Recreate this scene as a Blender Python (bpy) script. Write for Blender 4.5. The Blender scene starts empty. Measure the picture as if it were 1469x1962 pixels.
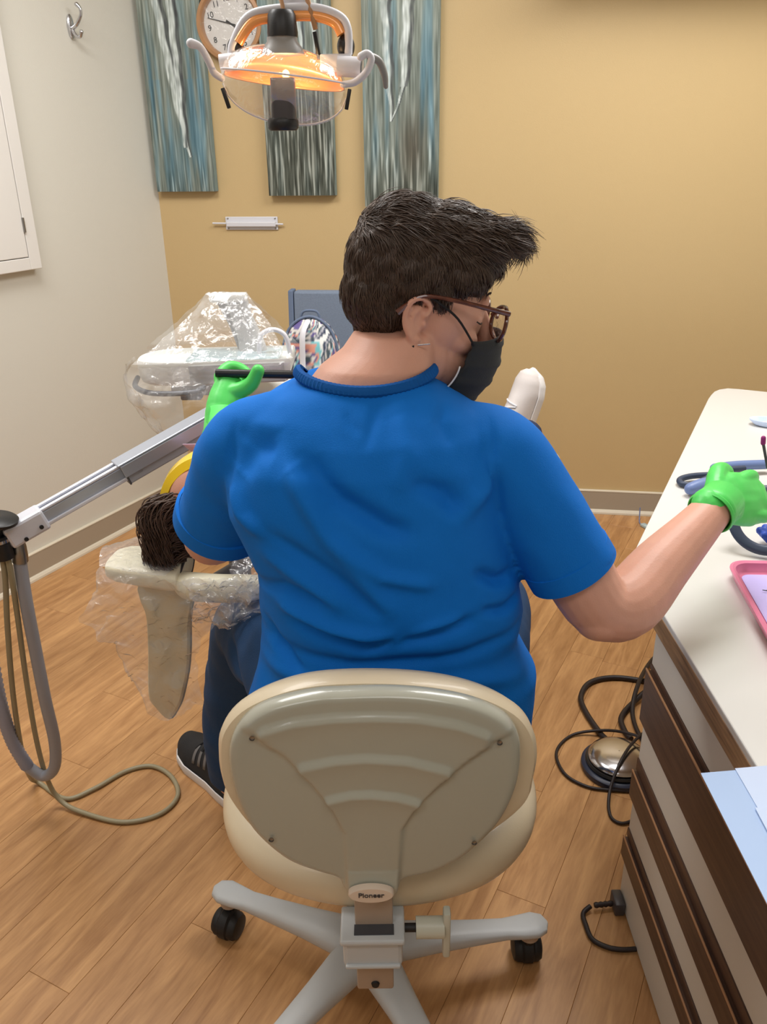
import bpy, bmesh, math, random
import numpy as np
from mathutils import Vector, Matrix, noise, Euler
R = math.radians
random.seed(7); np.random.seed(7)
S = bpy.context.scene
COL = S.collection

# ------------------------------------------------------------------ camera
# world frame: +Y is the way the photographer faces, +Z up, metres
cam = bpy.data.cameras.new('camera'); cam.sensor_fit = 'VERTICAL'; cam.sensor_height = 24.0
cam.lens = 24.0 * 1583.8 / 1962.0
cam.clip_start = 0.02
camo = bpy.data.objects.new('camera', cam); COL.objects.link(camo)
p, r = R(23.695), R(.805)
fwd = Vector((0, math.cos(p), -math.sin(p))); rt = Vector((1, 0, 0)); dn = fwd.cross(rt)
r2 = math.cos(r) * rt + math.sin(r) * dn; d2 = -math.sin(r) * rt + math.cos(r) * dn
camo.matrix_world = Matrix(((r2.x, -d2.x, -fwd.x, 0), (r2.y, -d2.y, -fwd.y, 0), (r2.z, -d2.z, -fwd.z, 1.4), (0, 0, 0, 1)))
S.camera = camo
# ------------------------------------------------------------------ exposure and world
S.view_settings.view_transform = 'Standard'; S.view_settings.look = 'None'
S.view_settings.gamma = 1; S.view_settings.use_curve_mapping = False
S.view_settings.exposure = 0.08
w = bpy.data.worlds.new('world'); S.world = w; w.use_nodes = True
w.node_tree.nodes['Background'].inputs[0].default_value = (.75, .82, 1, 1)
w.node_tree.nodes['Background'].inputs[1].default_value = .3

# ------------------------------------------------------------------ lights (ceiling troffers)
CEIL = 2.55
def area(name, loc, sx, sy, power, col, rot=(0, 0, 0)):
    l = bpy.data.lights.new(name, 'AREA'); l.shape = 'RECTANGLE'; l.size = sx; l.size_y = sy
    l.energy = power; l.color = col
    o = bpy.data.objects.new(name, l); COL.objects.link(o); o.location = loc; o.rotation_euler = rot
    return o
PANELS = [((.85, 2.0), 34, .45), ((-.85, 1.75), 30, .45), ((.25, -.35), 8, .45), ((-1.2, -.6), 8, .45)]
for (x, y), e, rz in PANELS:
    area('ceiling_light_lamp', (x, y, CEIL - .035), 1.15, .55, e, (1, .985, .965), (0, 0, rz))

# ------------------------------------------------------------------ helpers
def s2l(c):
    return tuple(((x / 255) / 12.92 if x / 255 <= .04045 else ((x / 255 + .055) / 1.055) ** 2.4) for x in c)
MATS = {}
def pm(name, rgb, rough=.5, metal=0., spec=.5, var=0., vscale=6., bump=0., bscale=200., coat=0., sss=0., emit=None, stretch=None, sheen=0., rand=0.):
    m = bpy.data.materials.new(name); m.use_nodes = True
    nt = m.node_tree; b = nt.nodes['Principled BSDF']; L = nt.links
    col = s2l(rgb); b.inputs['Base Color'].default_value = (*col, 1)
    b.inputs['Roughness'].default_value = rough; b.inputs['Metallic'].default_value = metal
    b.inputs['Specular IOR Level'].default_value = spec; b.inputs['Coat Weight'].default_value = coat
    b.inputs['Sheen Weight'].default_value = sheen
    if sss:
        b.inputs['Subsurface Weight'].default_value = sss; b.inputs['Subsurface Radius'].default_value = (.02, .008, .005); b.inputs['Subsurface Scale'].default_value = .5
    tc = nt.nodes.new('ShaderNodeTexCoord'); mp = nt.nodes.new('ShaderNodeMapping')
    if stretch: mp.inputs['Scale'].default_value = stretch
    L.new(tc.outputs['Object'], mp.inputs[0])
    if var:
        n = nt.nodes.new('ShaderNodeTexNoise'); n.inputs['Scale'].default_value = vscale; n.inputs['Detail'].default_value = 5
        L.new(mp.outputs[0], n.inputs['Vector'])
        mx = nt.nodes.new('ShaderNodeMix'); mx.data_type = 'RGBA'
        mx.inputs['A'].default_value = (*[c * (1 - var) for c in col], 1); mx.inputs['B'].default_value = (*[min(1, c * (1 + var)) for c in col], 1)
        L.new(n.outputs['Fac'], mx.inputs['Factor']); L.new(mx.outputs['Result'], b.inputs['Base Color'])
    if bump:
        n2 = nt.nodes.new('ShaderNodeTexNoise'); n2.inputs['Scale'].default_value = bscale; n2.inputs['Detail'].default_value = 3
        L.new(mp.outputs[0], n2.inputs['Vector'])
        bp = nt.nodes.new('ShaderNodeBump'); bp.inputs['Strength'].default_value = bump; bp.inputs['Distance'].default_value = .002
        L.new(n2.outputs['Fac'], bp.inputs['Height']); L.new(bp.outputs[0], b.inputs['Normal'])
    if emit:
        b.inputs['Emission Color'].default_value = (*s2l(emit[0]), 1); b.inputs['Emission Strength'].default_value = emit[1]
    MATS[name] = m
    return m
def attr_mat(name, rough=.6, bump=0.):
    m = bpy.data.materials.new(name); m.use_nodes = True; nt = m.node_tree; b = nt.nodes['Principled BSDF']
    a = nt.nodes.new('ShaderNodeVertexColor'); a.layer_name = 'paint'
    nt.links.new(a.outputs[0], b.inputs['Base Color']); b.inputs['Roughness'].default_value = rough
    MATS[name] = m; return m
def film_mat(name, tint=(1, 1, 1), haze=.12, rough=.12):
    m = bpy.data.materials.new(name); m.use_nodes = True; nt = m.node_tree; N = nt.nodes; L = nt.links
    out = N['Material Output']; N.remove(N['Principled BSDF'])
    tr = N.new('ShaderNodeBsdfTransparent'); tr.inputs[0].default_value = (*tint, 1)
    gl = N.new('ShaderNodeBsdfGlossy'); gl.inputs['Roughness'].default_value = rough
    df = N.new('ShaderNodeBsdfDiffuse'); df.inputs[0].default_value = (.85, .85, .87, 1)
    fr = N.new('ShaderNodeLayerWeight'); fr.inputs[0].default_value = .5
    ns = N.new('ShaderNodeTexNoise'); ns.inputs['Scale'].default_value = 38; ns.inputs['Detail'].default_value = 4; ns.inputs['Distortion'].default_value = 1.2
    tc = N.new('ShaderNodeTexCoord'); L.new(tc.outputs['Object'], ns.inputs['Vector'])
    bp = N.new('ShaderNodeBump'); bp.inputs['Strength'].default_value = .6; bp.inputs['Distance'].default_value = .006; L.new(ns.outputs['Fac'], bp.inputs['Height'])
    for x in (gl, fr, df): L.new(bp.outputs[0], x.inputs['Normal'])
    pw = N.new('ShaderNodeMath'); pw.operation = 'POWER'; pw.inputs[1].default_value = 2.6; L.new(fr.outputs['Facing'], pw.inputs[0])
    ma = N.new('ShaderNodeMath'); ma.operation = 'MULTIPLY_ADD'; ma.inputs[1].default_value = .75; ma.inputs[2].default_value = .07; L.new(pw.outputs[0], ma.inputs[0])
    m1 = N.new('ShaderNodeMixShader'); m1.inputs[0].default_value = haze; L.new(tr.outputs[0], m1.inputs[1]); L.new(df.outputs[0], m1.inputs[2])
    m2 = N.new('ShaderNodeMixShader'); L.new(ma.outputs[0], m2.inputs[0]); L.new(m1.outputs[0], m2.inputs[1]); L.new(gl.outputs[0], m2.inputs[2])
    L.new(m2.outputs[0], out.inputs[0]); MATS[name] = m; return m

def wood_mat(name, a, b_, axis_scale, rough=.45, rnd=True, spec=.5, scale=3.0):
    m = bpy.data.materials.new(name); m.use_nodes = True; nt = m.node_tree; N = nt.nodes; L = nt.links; b = N['Principled BSDF']
    tc = N.new('ShaderNodeTexCoord'); mp = N.new('ShaderNodeMapping'); mp.inputs['Scale'].default_value = axis_scale
    L.new(tc.outputs['Object'], mp.inputs[0])
    oi = N.new('ShaderNodeObjectInfo'); vm = N.new('ShaderNodeVectorMath'); vm.operation = 'ADD'
    sc = N.new('ShaderNodeMath'); sc.operation = 'MULTIPLY'; sc.inputs[1].default_value = 37.
    L.new(oi.outputs['Random'], sc.inputs[0]); L.new(mp.outputs[0], vm.inputs[0]); L.new(sc.outputs[0], vm.inputs[1])
    n = N.new('ShaderNodeTexNoise'); n.inputs['Scale'].default_value = scale; n.inputs['Detail'].default_value = 7; n.inputs['Distortion'].default_value = 1.3
    n2 = N.new('ShaderNodeTexNoise'); n2.inputs['Scale'].default_value = scale * 7; n2.inputs['Detail'].default_value = 4
    L.new(vm.outputs[0], n.inputs['Vector']); L.new(vm.outputs[0], n2.inputs['Vector'])
    cr = N.new('ShaderNodeValToRGB'); cr.color_ramp.elements[0].position = .3; cr.color_ramp.elements[1].position = .72
    cr.color_ramp.elements[0].color = (*s2l(a), 1); cr.color_ramp.elements[1].color = (*s2l(b_), 1)
    mixf = N.new('ShaderNodeMath'); mixf.operation = 'MULTIPLY_ADD'; mixf.inputs[1].default_value = .3
    L.new(n2.outputs['Fac'], mixf.inputs[0])
    sub = N.new('ShaderNodeMath'); sub.operation = 'MULTIPLY_ADD'; sub.inputs[1].default_value = .85; sub.inputs[2].default_value = -.08
    L.new(n.outputs['Fac'], sub.inputs[0]); L.new(sub.outputs[0], mixf.inputs[2]); L.new(mixf.outputs[0], cr.inputs[0])
    hs = N.new('ShaderNodeHueSaturation'); L.new(cr.outputs[0], hs.inputs['Color'])
    mr = N.new('ShaderNodeMapRange'); mr.inputs['To Min'].default_value = .965 if rnd else 1; mr.inputs['To Max'].default_value = 1.045 if rnd else 1
    L.new(oi.outputs['Random'], mr.inputs[0]); L.new(mr.outputs[0], hs.inputs['Value'])
    L.new(hs.outputs[0], b.inputs['Base Color']); b.inputs['Roughness'].default_value = rough; b.inputs['Specular IOR Level'].default_value = spec
    MATS[name] = m; return m

class G:
    def __init__(s): s.v = []; s.f = []
    def add(s, vs, fs):
        o = len(s.v); s.v += [tuple(x) for x in vs]; s.f += [tuple(i + o for i in q) for q in fs]; return s
    def box(s, c, d, rot=None, bev=0.):
        c = Vector(c); bm = bmesh.new(); bmesh.ops.create_cube(bm, size=1)
        for q in bm.verts: q.co = Vector((q.co.x * d[0], q.co.y * d[1], q.co.z * d[2]))
        if bev: bmesh.ops.bevel(bm, geom=bm.edges[:], offset=bev, segments=2, affect='EDGES', profile=.5)
        M = rot if rot is not None else Matrix.Identity(3)
        bm.verts.index_update(); s.add([c + M @ q.co for q in bm.verts], [[q.index for q in f.verts] for f in bm.faces]); bm.free(); return s
    def ell(s, c, rad, rot=None, n=20, m=14):
        c = Vector(c); M = rot if rot is not None else Matrix.Identity(3); vs = []; fs = []
        for i in range(m + 1):
            th = math.pi * i / m
            for j in range(n):
                ph = 2 * math.pi * j / n
                vs.append(c + M @ Vector((rad[0] * math.sin(th) * math.cos(ph), rad[1] * math.sin(th) * math.sin(ph), rad[2] * math.cos(th))))
        for i in range(m):
            for j in range(n):
                fs.append((i * n + j, i * n + (j + 1) % n, (i + 1) * n + (j + 1) % n, (i + 1) * n + j))
        return s.add(vs, fs)
    def loft(s, secs, n=28, ex=2., cap=True, close=False):
        vs = []; fs = []
        for (c, ax, ay) in secs:
            c = Vector(c); ax = Vector(ax); ay = Vector(ay)
            for j in range(n):
                t = 2 * math.pi * j / n; ct, st = math.cos(t), math.sin(t)
                vs.append(c + ax * math.copysign(abs(ct) ** (2 / ex), ct) + ay * math.copysign(abs(st) ** (2 / ex), st))
        K = len(secs)
        for i in range(K - 1 if not close else K):
            a, b = i * n, ((i + 1) % K) * n
            for j in range(n): fs.append((a + j, a + (j + 1) % n, b + (j + 1) % n, b + j))
        if cap and not close: fs.append(tuple(range(n))[::-1]); fs.append(tuple((K - 1) * n + j for j in range(n)))
        return s.add(vs, fs)
    def tube(s, pts, rad, n=10, sub=4, rnd=False, flat=1., up=None, closed=False):
        P, Q = cr_path(pts, rad, sub, closed)
        K = len(P); secs = []
        T = [(P[(i + 1) % K] - P[i - 1]) if closed else (P[min(i + 1, K - 1)] - P[max(i - 1, 0)]) for i in range(K)]
        u = Vector(up) if up else Vector((0, 0, 1)) if abs(T[0].normalized().z) < .9 else Vector((1, 0, 0))
        for i in range(K):
            t = T[i].normalized()
            if up: u = Vector(up)
            x = t.cross(u)
            if x.length < 1e-6: x = t.orthogonal()
            x.normalize(); u = x.cross(t).normalized()
            secs.append((P[i], x * Q[i], u * Q[i] * flat))
        if rnd:
            def cap(sec, t, sg):
                out = []
                for a in (.35, .7, .92, 1.):
                    k = math.sqrt(max(0, 1 - a * a)); k = max(k, .08)
                    rr = sec[1].length; out.append((sec[0] + t * sg * rr * a, sec[1] * k, sec[2] * k))
                return out
            secs = cap(secs[0], T[0].normalized(), -1)[::-1] + secs + cap(secs[-1], T[-1].normalized(), 1)
        return s.loft(secs, n, close=closed)
    def lathe(s, prof, c=(0, 0, 0), n=32, rot=None):
        c = Vector(c); M = rot if rot is not None else Matrix.Identity(3); vs = []; fs = []
        for (r_, z_) in prof:
            for j in range(n):
                t = 2 * math.pi * j / n; vs.append(c + M @ Vector((r_ * math.cos(t), r_ * math.sin(t), z_)))
        for i in range(len(prof) - 1):
            for j in range(n): fs.append((i * n + j, i * n + (j + 1) % n, (i + 1) * n + (j + 1) % n, (i + 1) * n + j))
        return s.add(vs, fs)
    def prism(s, poly, z0, z1, M=None):
        """poly (x,y) extruded z0..z1 ; M maps (x,y,z) to world"""
        n = len(poly); f = (lambda q: Vector(q)) if M is None else (lambda q: M(q))
        vs = [f((x, y, z0)) for x, y in poly] + [f((x, y, z1)) for x, y in poly]
        fs = [tuple(range(n))[::-1], tuple(range(n, 2 * n))] + [(i, (i + 1) % n, n + (i + 1) % n, n + i) for i in range(n)]
        return s.add(vs, fs)
    def grid(s, rows, close=False):
        n = len(rows[0]); vs = [q for rw in rows for q in rw]; fs = []
        for i in range(len(rows) - 1):
            for j in range(n - 1 if not close else n): fs.append((i * n + j, i * n + (j + 1) % n, (i + 1) * n + (j + 1) % n, (i + 1) * n + j))
        return s.add(vs, fs)
def cr_path(pts, rad, sub, closed=False):
    pts = [Vector(q) for q in pts]; n = len(pts)
    rad = list(rad) if hasattr(rad, '__len__') else [rad] * n
    if sub <= 1 or n < 3: return pts, rad
    P = []; Q = []
    rng = range(n) if closed else range(n - 1)
    for i in rng:
        g = (lambda k: pts[k % n]) if closed else (lambda k: pts[max(0, min(n - 1, k))])
        h = (lambda k: rad[k % n]) if closed else (lambda k: rad[max(0, min(n - 1, k))])
        for k in range(sub):
            t = k / sub; t2 = t * t; t3 = t2 * t
            a = [-.5 * t3 + t2 - .5 * t, 1.5 * t3 - 2.5 * t2 + 1, -1.5 * t3 + 2 * t2 + .5 * t, .5 * t3 - .5 * t2]
            P.append(sum((g(i - 1 + q) * a[q] for q in range(4)), Vector())); Q.append(sum(h(i - 1 + q) * a[q] for q in range(4)))
    if not closed: P.append(pts[-1]); Q.append(rad[-1])
    return P, Q
def mkmesh(name, g, smooth=True):
    me = bpy.data.meshes.new(name); me.from_pydata([tuple(q) for q in g.v], [], [tuple(q) for q in g.f]); me.update()
    if smooth: me.polygons.foreach_set('use_smooth', [True] * len(me.polygons))
    return me
def obj(name, g, mat, parent=None, smooth=True, bev=0., sub=0, solid=0., auto=True, **props):
    me = mkmesh(name, g, smooth) if isinstance(g, G) else g
    base = Vector((0, 0, 0))
    if parent is not None:
        base = world_loc(parent); me.transform(Matrix.Translation(-base))
    bm = bmesh.new(); bm.from_mesh(me); bmesh.ops.recalc_face_normals(bm, faces=bm.faces); bm.to_mesh(me); bm.free()
    o = bpy.data.objects.new(name, me); COL.objects.link(o)
    if isinstance(mat, str): mat = MATS[mat]
    if len(me.materials) == 0: me.materials.append(mat)
    if parent is not None: o.parent = parent
    if solid: md = o.modifiers.new('s', 'SOLIDIFY'); md.thickness = solid; md.offset = 0
    if bev: md = o.modifiers.new('b', 'BEVEL'); md.width = bev; md.segments = 2; md.limit_method = 'ANGLE'
    if sub: md = o.modifiers.new('u', 'SUBSURF'); md.levels = sub; md.render_levels = sub
    if smooth and auto:
        me.set_sharp_from_angle(angle=R(40))
    for k, q in props.items(): o[k] = q
    return o
def world_loc(o):
    l = Vector(o.location)
    while o.parent: o = o.parent; l = l + Vector(o.location)
    return l
def thing(name, label, cat, loc, group=None, kind=None):
    o = bpy.data.objects.new(name, None); COL.objects.link(o); o.location = loc; o.empty_display_size = .05
    o['label'] = label; o['category'] = cat
    if group: o['group'] = group
    if kind: o['kind'] = kind
    return o
def tag(o, label, cat, group=None):
    o['label'] = label; o['category'] = cat
    if group: o['group'] = group
    return o
def fuse(g, vox, it=4, fac=.5):
    """voxel-union of closed pieces into one continuous surface, softened"""
    me = mkmesh('tmp', g); bm = bmesh.new(); bm.from_mesh(me); bmesh.ops.recalc_face_normals(bm, faces=bm.faces); bm.to_mesh(me); bm.free()
    o = bpy.data.objects.new('tmp', me); COL.objects.link(o)
    m = o.modifiers.new('r', 'REMESH'); m.mode = 'VOXEL'; m.voxel_size = vox; m.use_smooth_shade = True
    if it: q = o.modifiers.new('s', 'SMOOTH'); q.iterations = it; q.factor = fac
    dg = bpy.context.evaluated_depsgraph_get(); dg.update()
    r_ = bpy.data.meshes.new_from_object(o.evaluated_get(dg)); bpy.data.objects.remove(o); bpy.data.meshes.remove(me)
    r_.materials.clear()
    r_.polygons.foreach_set('use_smooth', [True] * len(r_.polygons))
    return r_
def getv(me):
    a = np.empty(len(me.vertices) * 3, np.float32); me.vertices.foreach_get('co', a); n = np.empty_like(a); me.vertices.foreach_get('normal', n)
    return a.reshape(-1, 3), n.reshape(-1, 3)
def setv(me, a): me.vertices.foreach_set('co', a.astype(np.float32).ravel()); me.update()
def fnoise(P, s, seed=0.):
    return np.array([noise.noise(Vector((x * s + seed, y * s, z * s))) for x, y, z in P], np.float32)
YAW = R(27.218); CY, SY = math.cos(YAW), math.sin(YAW)
def room(X, Y, Z=0.):                      # room axes (left wall along Y) to world
    return Vector((X * CY + Y * SY, -X * SY + Y * CY, Z))
RROT = Matrix(((CY, SY, 0), (-SY, CY, 0), (0, 0, 1)))
A0 = room(-2.328, 2.66); TE = room(math.cos(R(18.44)), math.sin(R(18.44))); TN = Vector((TE.y, -TE.x, 0))   # tan wall: origin, along, into the room
def tan(s, z, out=0.): return A0 + TE * s + TN * out + Vector((0, 0, z))
TROT = Matrix(((TE.x, -TN.x, 0), (TE.y, -TN.y, 0), (0, 0, 1)))

# ------------------------------------------------------------------ materials
pm('wall_cream', (214, 211, 200), .75, var=.03, vscale=1.5, bump=.15, bscale=260)
pm('wall_tan', (200, 174, 127), .42, var=.03, vscale=1.5, bump=.15, bscale=260)
pm('base_grey', (168, 156, 138), .5); pm('shoe_mould', (214, 204, 184), .45)
pm('ceil', (235, 233, 226), .9, bump=.3, bscale=90)
wood_mat('plank', (160, 114, 70), (204, 156, 104), (9, 1.1, 1), .34, spec=.5)
pm('floor_base', (160, 115, 72), .6)
pm('white_paint', (226, 223, 218), .4, var=.02); pm('chrome', (205, 205, 210), .18, 1.); pm('nickel', (160, 158, 155), .32, 1.)
pm('case_wood', (176, 132, 92), .4, var=.2, vscale=20); pm('clock_face', (222, 220, 216), .5); pm('black_ink', (28, 28, 30), .5)
attr_mat('painting', .55); pm('canvas_side', (128, 150, 152), .6, var=.15, vscale=30)
pm('plastic_white', (214, 214, 220), .35); pm('plastic_grey', (140, 138, 135), .35); pm('plastic_black', (26, 26, 28), .4, bump=.05)
pm('stool_vinyl', (220, 204, 174), .38, var=.03, vscale=8, bump=.06, bscale=500, coat=.15)
pm('stool_shell', (176, 176, 162), .24, var=.02, vscale=5, coat=.35)
pm('stool_metal', (196, 200, 202), .42, var=.06, vscale=14, bump=.05); pm('stool_bar', (176, 156, 138), .4)
pm('stool_knob', (200, 200, 184), .4)
pm('badge', (226, 208, 190), .35)
pm('rubber', (22, 22, 24), .55, bump=.05)
pm('skin', (214, 160, 138), .5, var=.10, vscale=26, bump=.12, bscale=420, sss=.12)
pm('skin2', (196, 140, 118), .5, var=.10, vscale=26, bump=.12, bscale=420, sss=.12)
pm('scrub', (0, 112, 208), .78, spec=.25, var=.06, vscale=9, bump=.25, bscale=700)
pm('scrub_dark', (0, 84, 160), .78, spec=.25, bump=.25, bscale=700)
pm('trouser', (12, 58, 100), .8, var=.1, vscale=9, bump=.3, bscale=500)
pm('hair', (64, 51, 44), .6, var=.3, vscale=60, spec=.3); pm('strand', (76, 60, 50), .42, var=.4, vscale=50, spec=.5); pm('hair2', (70, 48, 34), .5, var=.35, vscale=40)
pm('nitrile', (84, 214, 96), .42, var=.06, vscale=16, bump=.08, bscale=160)
pm('mask', (42, 44, 45), .85, bump=.2, bscale=500); pm('mask_in', (226, 226, 228), .8); pm('elastic', (24, 22, 24), .8)
pm('tortoise', (92, 46, 30), .22, var=.8, vscale=90, coat=.5); pm('silver', (225, 222, 215), .2, 1.)
pm('shoe_knit', (34, 34, 36), .85, bump=.4, bscale=600); pm('shoe_sole', (226, 222, 220), .6); pm('shoe_grey', (112, 110, 110), .7)
pm('sneaker', (214, 206, 202), .6, var=.04, bump=.2, bscale=400)
pm('upholstery', (208, 196, 160), .42, var=.05, vscale=10, bump=.08, bscale=300); pm('uph_cover', (232, 226, 200), .4)
pm('unit_white', (228, 228, 222), .35); pm('unit_grey', (176, 176, 174), .4); pm('unit_glass', (178, 200, 206), .15, coat=.5)
pm('alu', (176, 182, 194), .34, .55); pm('alu_light', (214, 216, 226), .35, .25); pm('steel_dark', (84, 86, 92), .4, .5)
pm('hose_grey', (150, 152, 160), .45, bump=.05); pm('hose_beige', (150, 140, 112), .45); pm('hose_rib', (152, 158, 178), .45)
pm('yellow', (250, 212, 34), .25, coat=.3); pm('bib', (226, 196, 226), .7); pm('navy', (28, 42, 74), .8)
pm('chair_fabric', (112, 124, 142), .85, var=.14, vscale=180, bump=.5, bscale=600); pm('chair_edge', (96, 110, 134), .8)
attr_mat('backpack', .75); pm('magenta', (150, 38, 116), .7)
pm('laminate', (216, 215, 211), .3, var=.01); pm('cab_face', (214, 208, 198), .5, var=.02)
wood_mat('edge_wood', (104, 78, 58), (190, 150, 108), (14, 1.2, 14), .4, rnd=False, scale=3.2)
wood_mat('rail_wood', (66, 46, 38), (98, 72, 58), (20, 1.2, 20), .42, rnd=False, scale=4)
pm('rail_edge', (176, 130, 92), .45)
pm('pink', (232, 128, 164), .35, coat=.2); pm('lilac', (196, 182, 240), .6); pm('paper_blue', (176, 200, 236), .8); pm('paper_pale', (204, 220, 248), .8)
pm('dark_tube', (50, 62, 84), .45); pm('coil_blue', (108, 128, 176), .4); pm('brush_blue', (44, 82, 188), .5)
pm('amber', (255, 172, 96), .28, .2, coat=.5); pm('cord', (34, 24, 24), .5); pm('pedal_base', (40, 46, 66), .4)
pm('bulb', (255, 220, 150), .3, emit=((255, 186, 100), 4)); pm('brick_dark', (70, 66, 68), .4)
film_mat('film', haze=.15, rough=.08); film_mat('film_soft', haze=.20, rough=.14); film_mat('shield', (1, .975, .955), .22, .06); film_mat('lens_glass', (1, 1, 1), .02, .03)
pm('frame_dark', (48, 40, 38), .4)

def text_mesh(body, size, mat, extrude=.0006, offset=0.):
    cu = bpy.data.curves.new('t', 'FONT'); cu.body = body; cu.size = size; cu.align_x = 'CENTER'; cu.align_y = 'CENTER'; cu.extrude = extrude; cu.offset = offset
    o = bpy.data.objects.new('t', cu); COL.objects.link(o); dg = bpy.context.evaluated_depsgraph_get(); dg.update()
    me = bpy.data.meshes.new_from_object(o.evaluated_get(dg)); bpy.data.objects.remove(o); bpy.data.curves.remove(cu); me.materials.clear(); me.materials.append(MATS[mat]); return me
# ------------------------------------------------------------------ the setting
def poly_wall(name, p0, p1, h, t, mat, inward):
    d = (p1 - p0); g = G(); q = [p0, p1, p1 - inward * t, p0 - inward * t]
    g.prism([(a.x, a.y) for a in q], -.02, h); return obj(name, g, mat, smooth=False, kind='structure')
RX = 2.15
LN = room(1, 0)                                      # inward normal of the left wall
pL0 = room(-2.328, -1.9)
p_tr = tan(3.05, 0)
poly_wall('wall_left', pL0, A0 + room(0, .1), CEIL, .1, 'wall_cream', LN)
poly_wall('wall_back', A0, p_tr, CEIL, .1, 'wall_tan', TN)
dR = Vector((0, -1, 0))
pR1 = Vector((p_tr.x, -1.9, 0))
poly_wall('wall_right', p_tr, pR1, CEIL, .1, 'wall_cream', Vector((-1, 0, 0)))
poly_wall('wall_front', pR1 + Vector((.1, 0, 0)), Vector((pL0.x - .2, -1.9, 0)), CEIL, .1, 'wall_cream', Vector((0, 1, 0)))
g = G(); g.prism([(-3.6, -2.0), (2.4, -2.0), (2.4, 3.7), (-3.6, 3.7)], CEIL, CEIL + .08); obj('ceiling', g, 'ceil', smooth=False, kind='structure')
fl = bpy.data.objects.new('floor', None)
g = G(); g.prism([(-3.6, -2.0), (2.4, -2.0), (2.4, 3.7), (-3.6, 3.7)], -.06, -.004); fl = obj('floor', g, 'floor_base', smooth=False, kind='structure')
# planks run parallel to the left wall, each 103 mm wide, staggered
PW = .103; pmesh = {}
def plank_mesh(L):
    k = round(L, 2)
    if k not in pmesh:
        g = G(); a, b = PW / 2 - .0002, k / 2 - .0002; c = .0006
        vs = [(-a, -b, -.004), (a, -b, -.004), (a, b, -.004), (-a, b, -.004), (-a, -b, -c), (a, -b, -c), (a, b, -c), (-a, b, -c), (-a + c, -b + c, 0), (a - c, -b + c, 0), (a - c, b - c, 0), (-a + c, b - c, 0)]
        fs = [(4, 5, 9, 8), (5, 6, 10, 9), (6, 7, 11, 10), (7, 4, 8, 11), (8, 9, 10, 11), (0, 1, 5, 4), (1, 2, 6, 5), (2, 3, 7, 6), (3, 0, 4, 7)]
        g.add(vs, fs); me = mkmesh('plank', g, False); me.materials.append(MATS['plank']); pmesh[k] = me
    return pmesh[k]
rp = random.Random(11)
for i in range(-19, 20):
    Xc = -.475 - PW / 2 + i * PW
    if Xc < -2.36 or Xc > 1.7: continue
    y = -.75 - rp.random() * .8
    while y < 4.1:
        L = rp.choice([.62, .78, .92])
        yc = y + L / 2; y += L
        P = room(Xc, yc)
        # keep planks inside the walls and in reach of the view
        d = (P - A0).dot(TN)
        if d < -.45 or P.x > 1.75 or P.y < -.35 or P.x < -2.4: continue
        o = bpy.data.objects.new('plank', plank_mesh(L)); COL.objects.link(o); o.location = P; o.rotation_euler = (0, 0, -YAW); o.parent = fl
# rest of the floor behind the camera and under the far side: one sheet
g = G(); g.prism([(-3.6, -2.0), (2.4, -2.0), (2.4, -.62), (-3.6, -.62)], -.0045, -.002); obj('plank', g, 'plank', fl, smooth=False, kind='stuff')
# baseboards
def baseboard(name, p0, p1, nrm):
    d = (p1 - p0).normalized()
    def bb(pr, nm, mt, par=None, **k):
        g = G(); vs = [];
        for q in (p0, p1):
            for (o_, z_) in pr: vs.append(q + nrm * o_ + Vector((0, 0, z_)))
        n = len(pr); fs = [tuple(range(n))[::-1], tuple(range(n, 2 * n))] + [(i, (i + 1) % n, n + (i + 1) % n, n + i) for i in range(n)]
        g.add(vs, fs); return obj(nm, g, mt, par, smooth=False, **k)
    b = bb([(0.0005, 0.0005), (.012, 0.0005), (.012, .094), (.010, .0955), (0.0005, .0955)], name, 'base_grey', kind='structure')
    bb([(.012, .0005), (.024, .0005), (.023, .008), (.018, .015), (.012, .018)], 'shoe_mould', 'shoe_mould', b)
    bb([(.0005, .0955), (.013, .0955), (.013, .099), (.0005, .101)], 'cap_strip', 'shoe_mould', b)
    return b
baseboard('baseboard_left', room(-2.328, -1.85), A0 + LN * 0 - room(0, .02), LN)
baseboard('baseboard_back', A0 + TE * .03, p_tr - TE * .02, TN)

# ceiling light fixtures (frames around the lamps)
for k, ((x, y), e, rz) in enumerate(PANELS):
    lab = ['flush white ceiling troffer over the counter end', 'flush white ceiling troffer over the dental chair', 'flush white ceiling troffer above the photographer', 'flush white ceiling troffer by the left wall behind the photographer'][k]
    t = thing('ceiling_light', lab, 'light', (x, y, CEIL), 'ceiling troffers'); g = G(); M = Matrix.Rotation(rz, 3, 'Z')
    for (cx, cy, sx, sy) in ((0, .3, 1.24, .04), (0, -.3, 1.24, .04), (.6, 0, .04, .56), (-.6, 0, .04, .56)):
        g.box(Vector((x, y, CEIL - .02)) + M @ Vector((cx, cy, 0)), (sx, sy, .036), M)
    obj('frame', g, 'white_paint', t, smooth=False)
    obj('pan', G().box((x, y, CEIL - .006), (1.2, .58, .01), M), 'white_paint', t, smooth=False)

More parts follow.
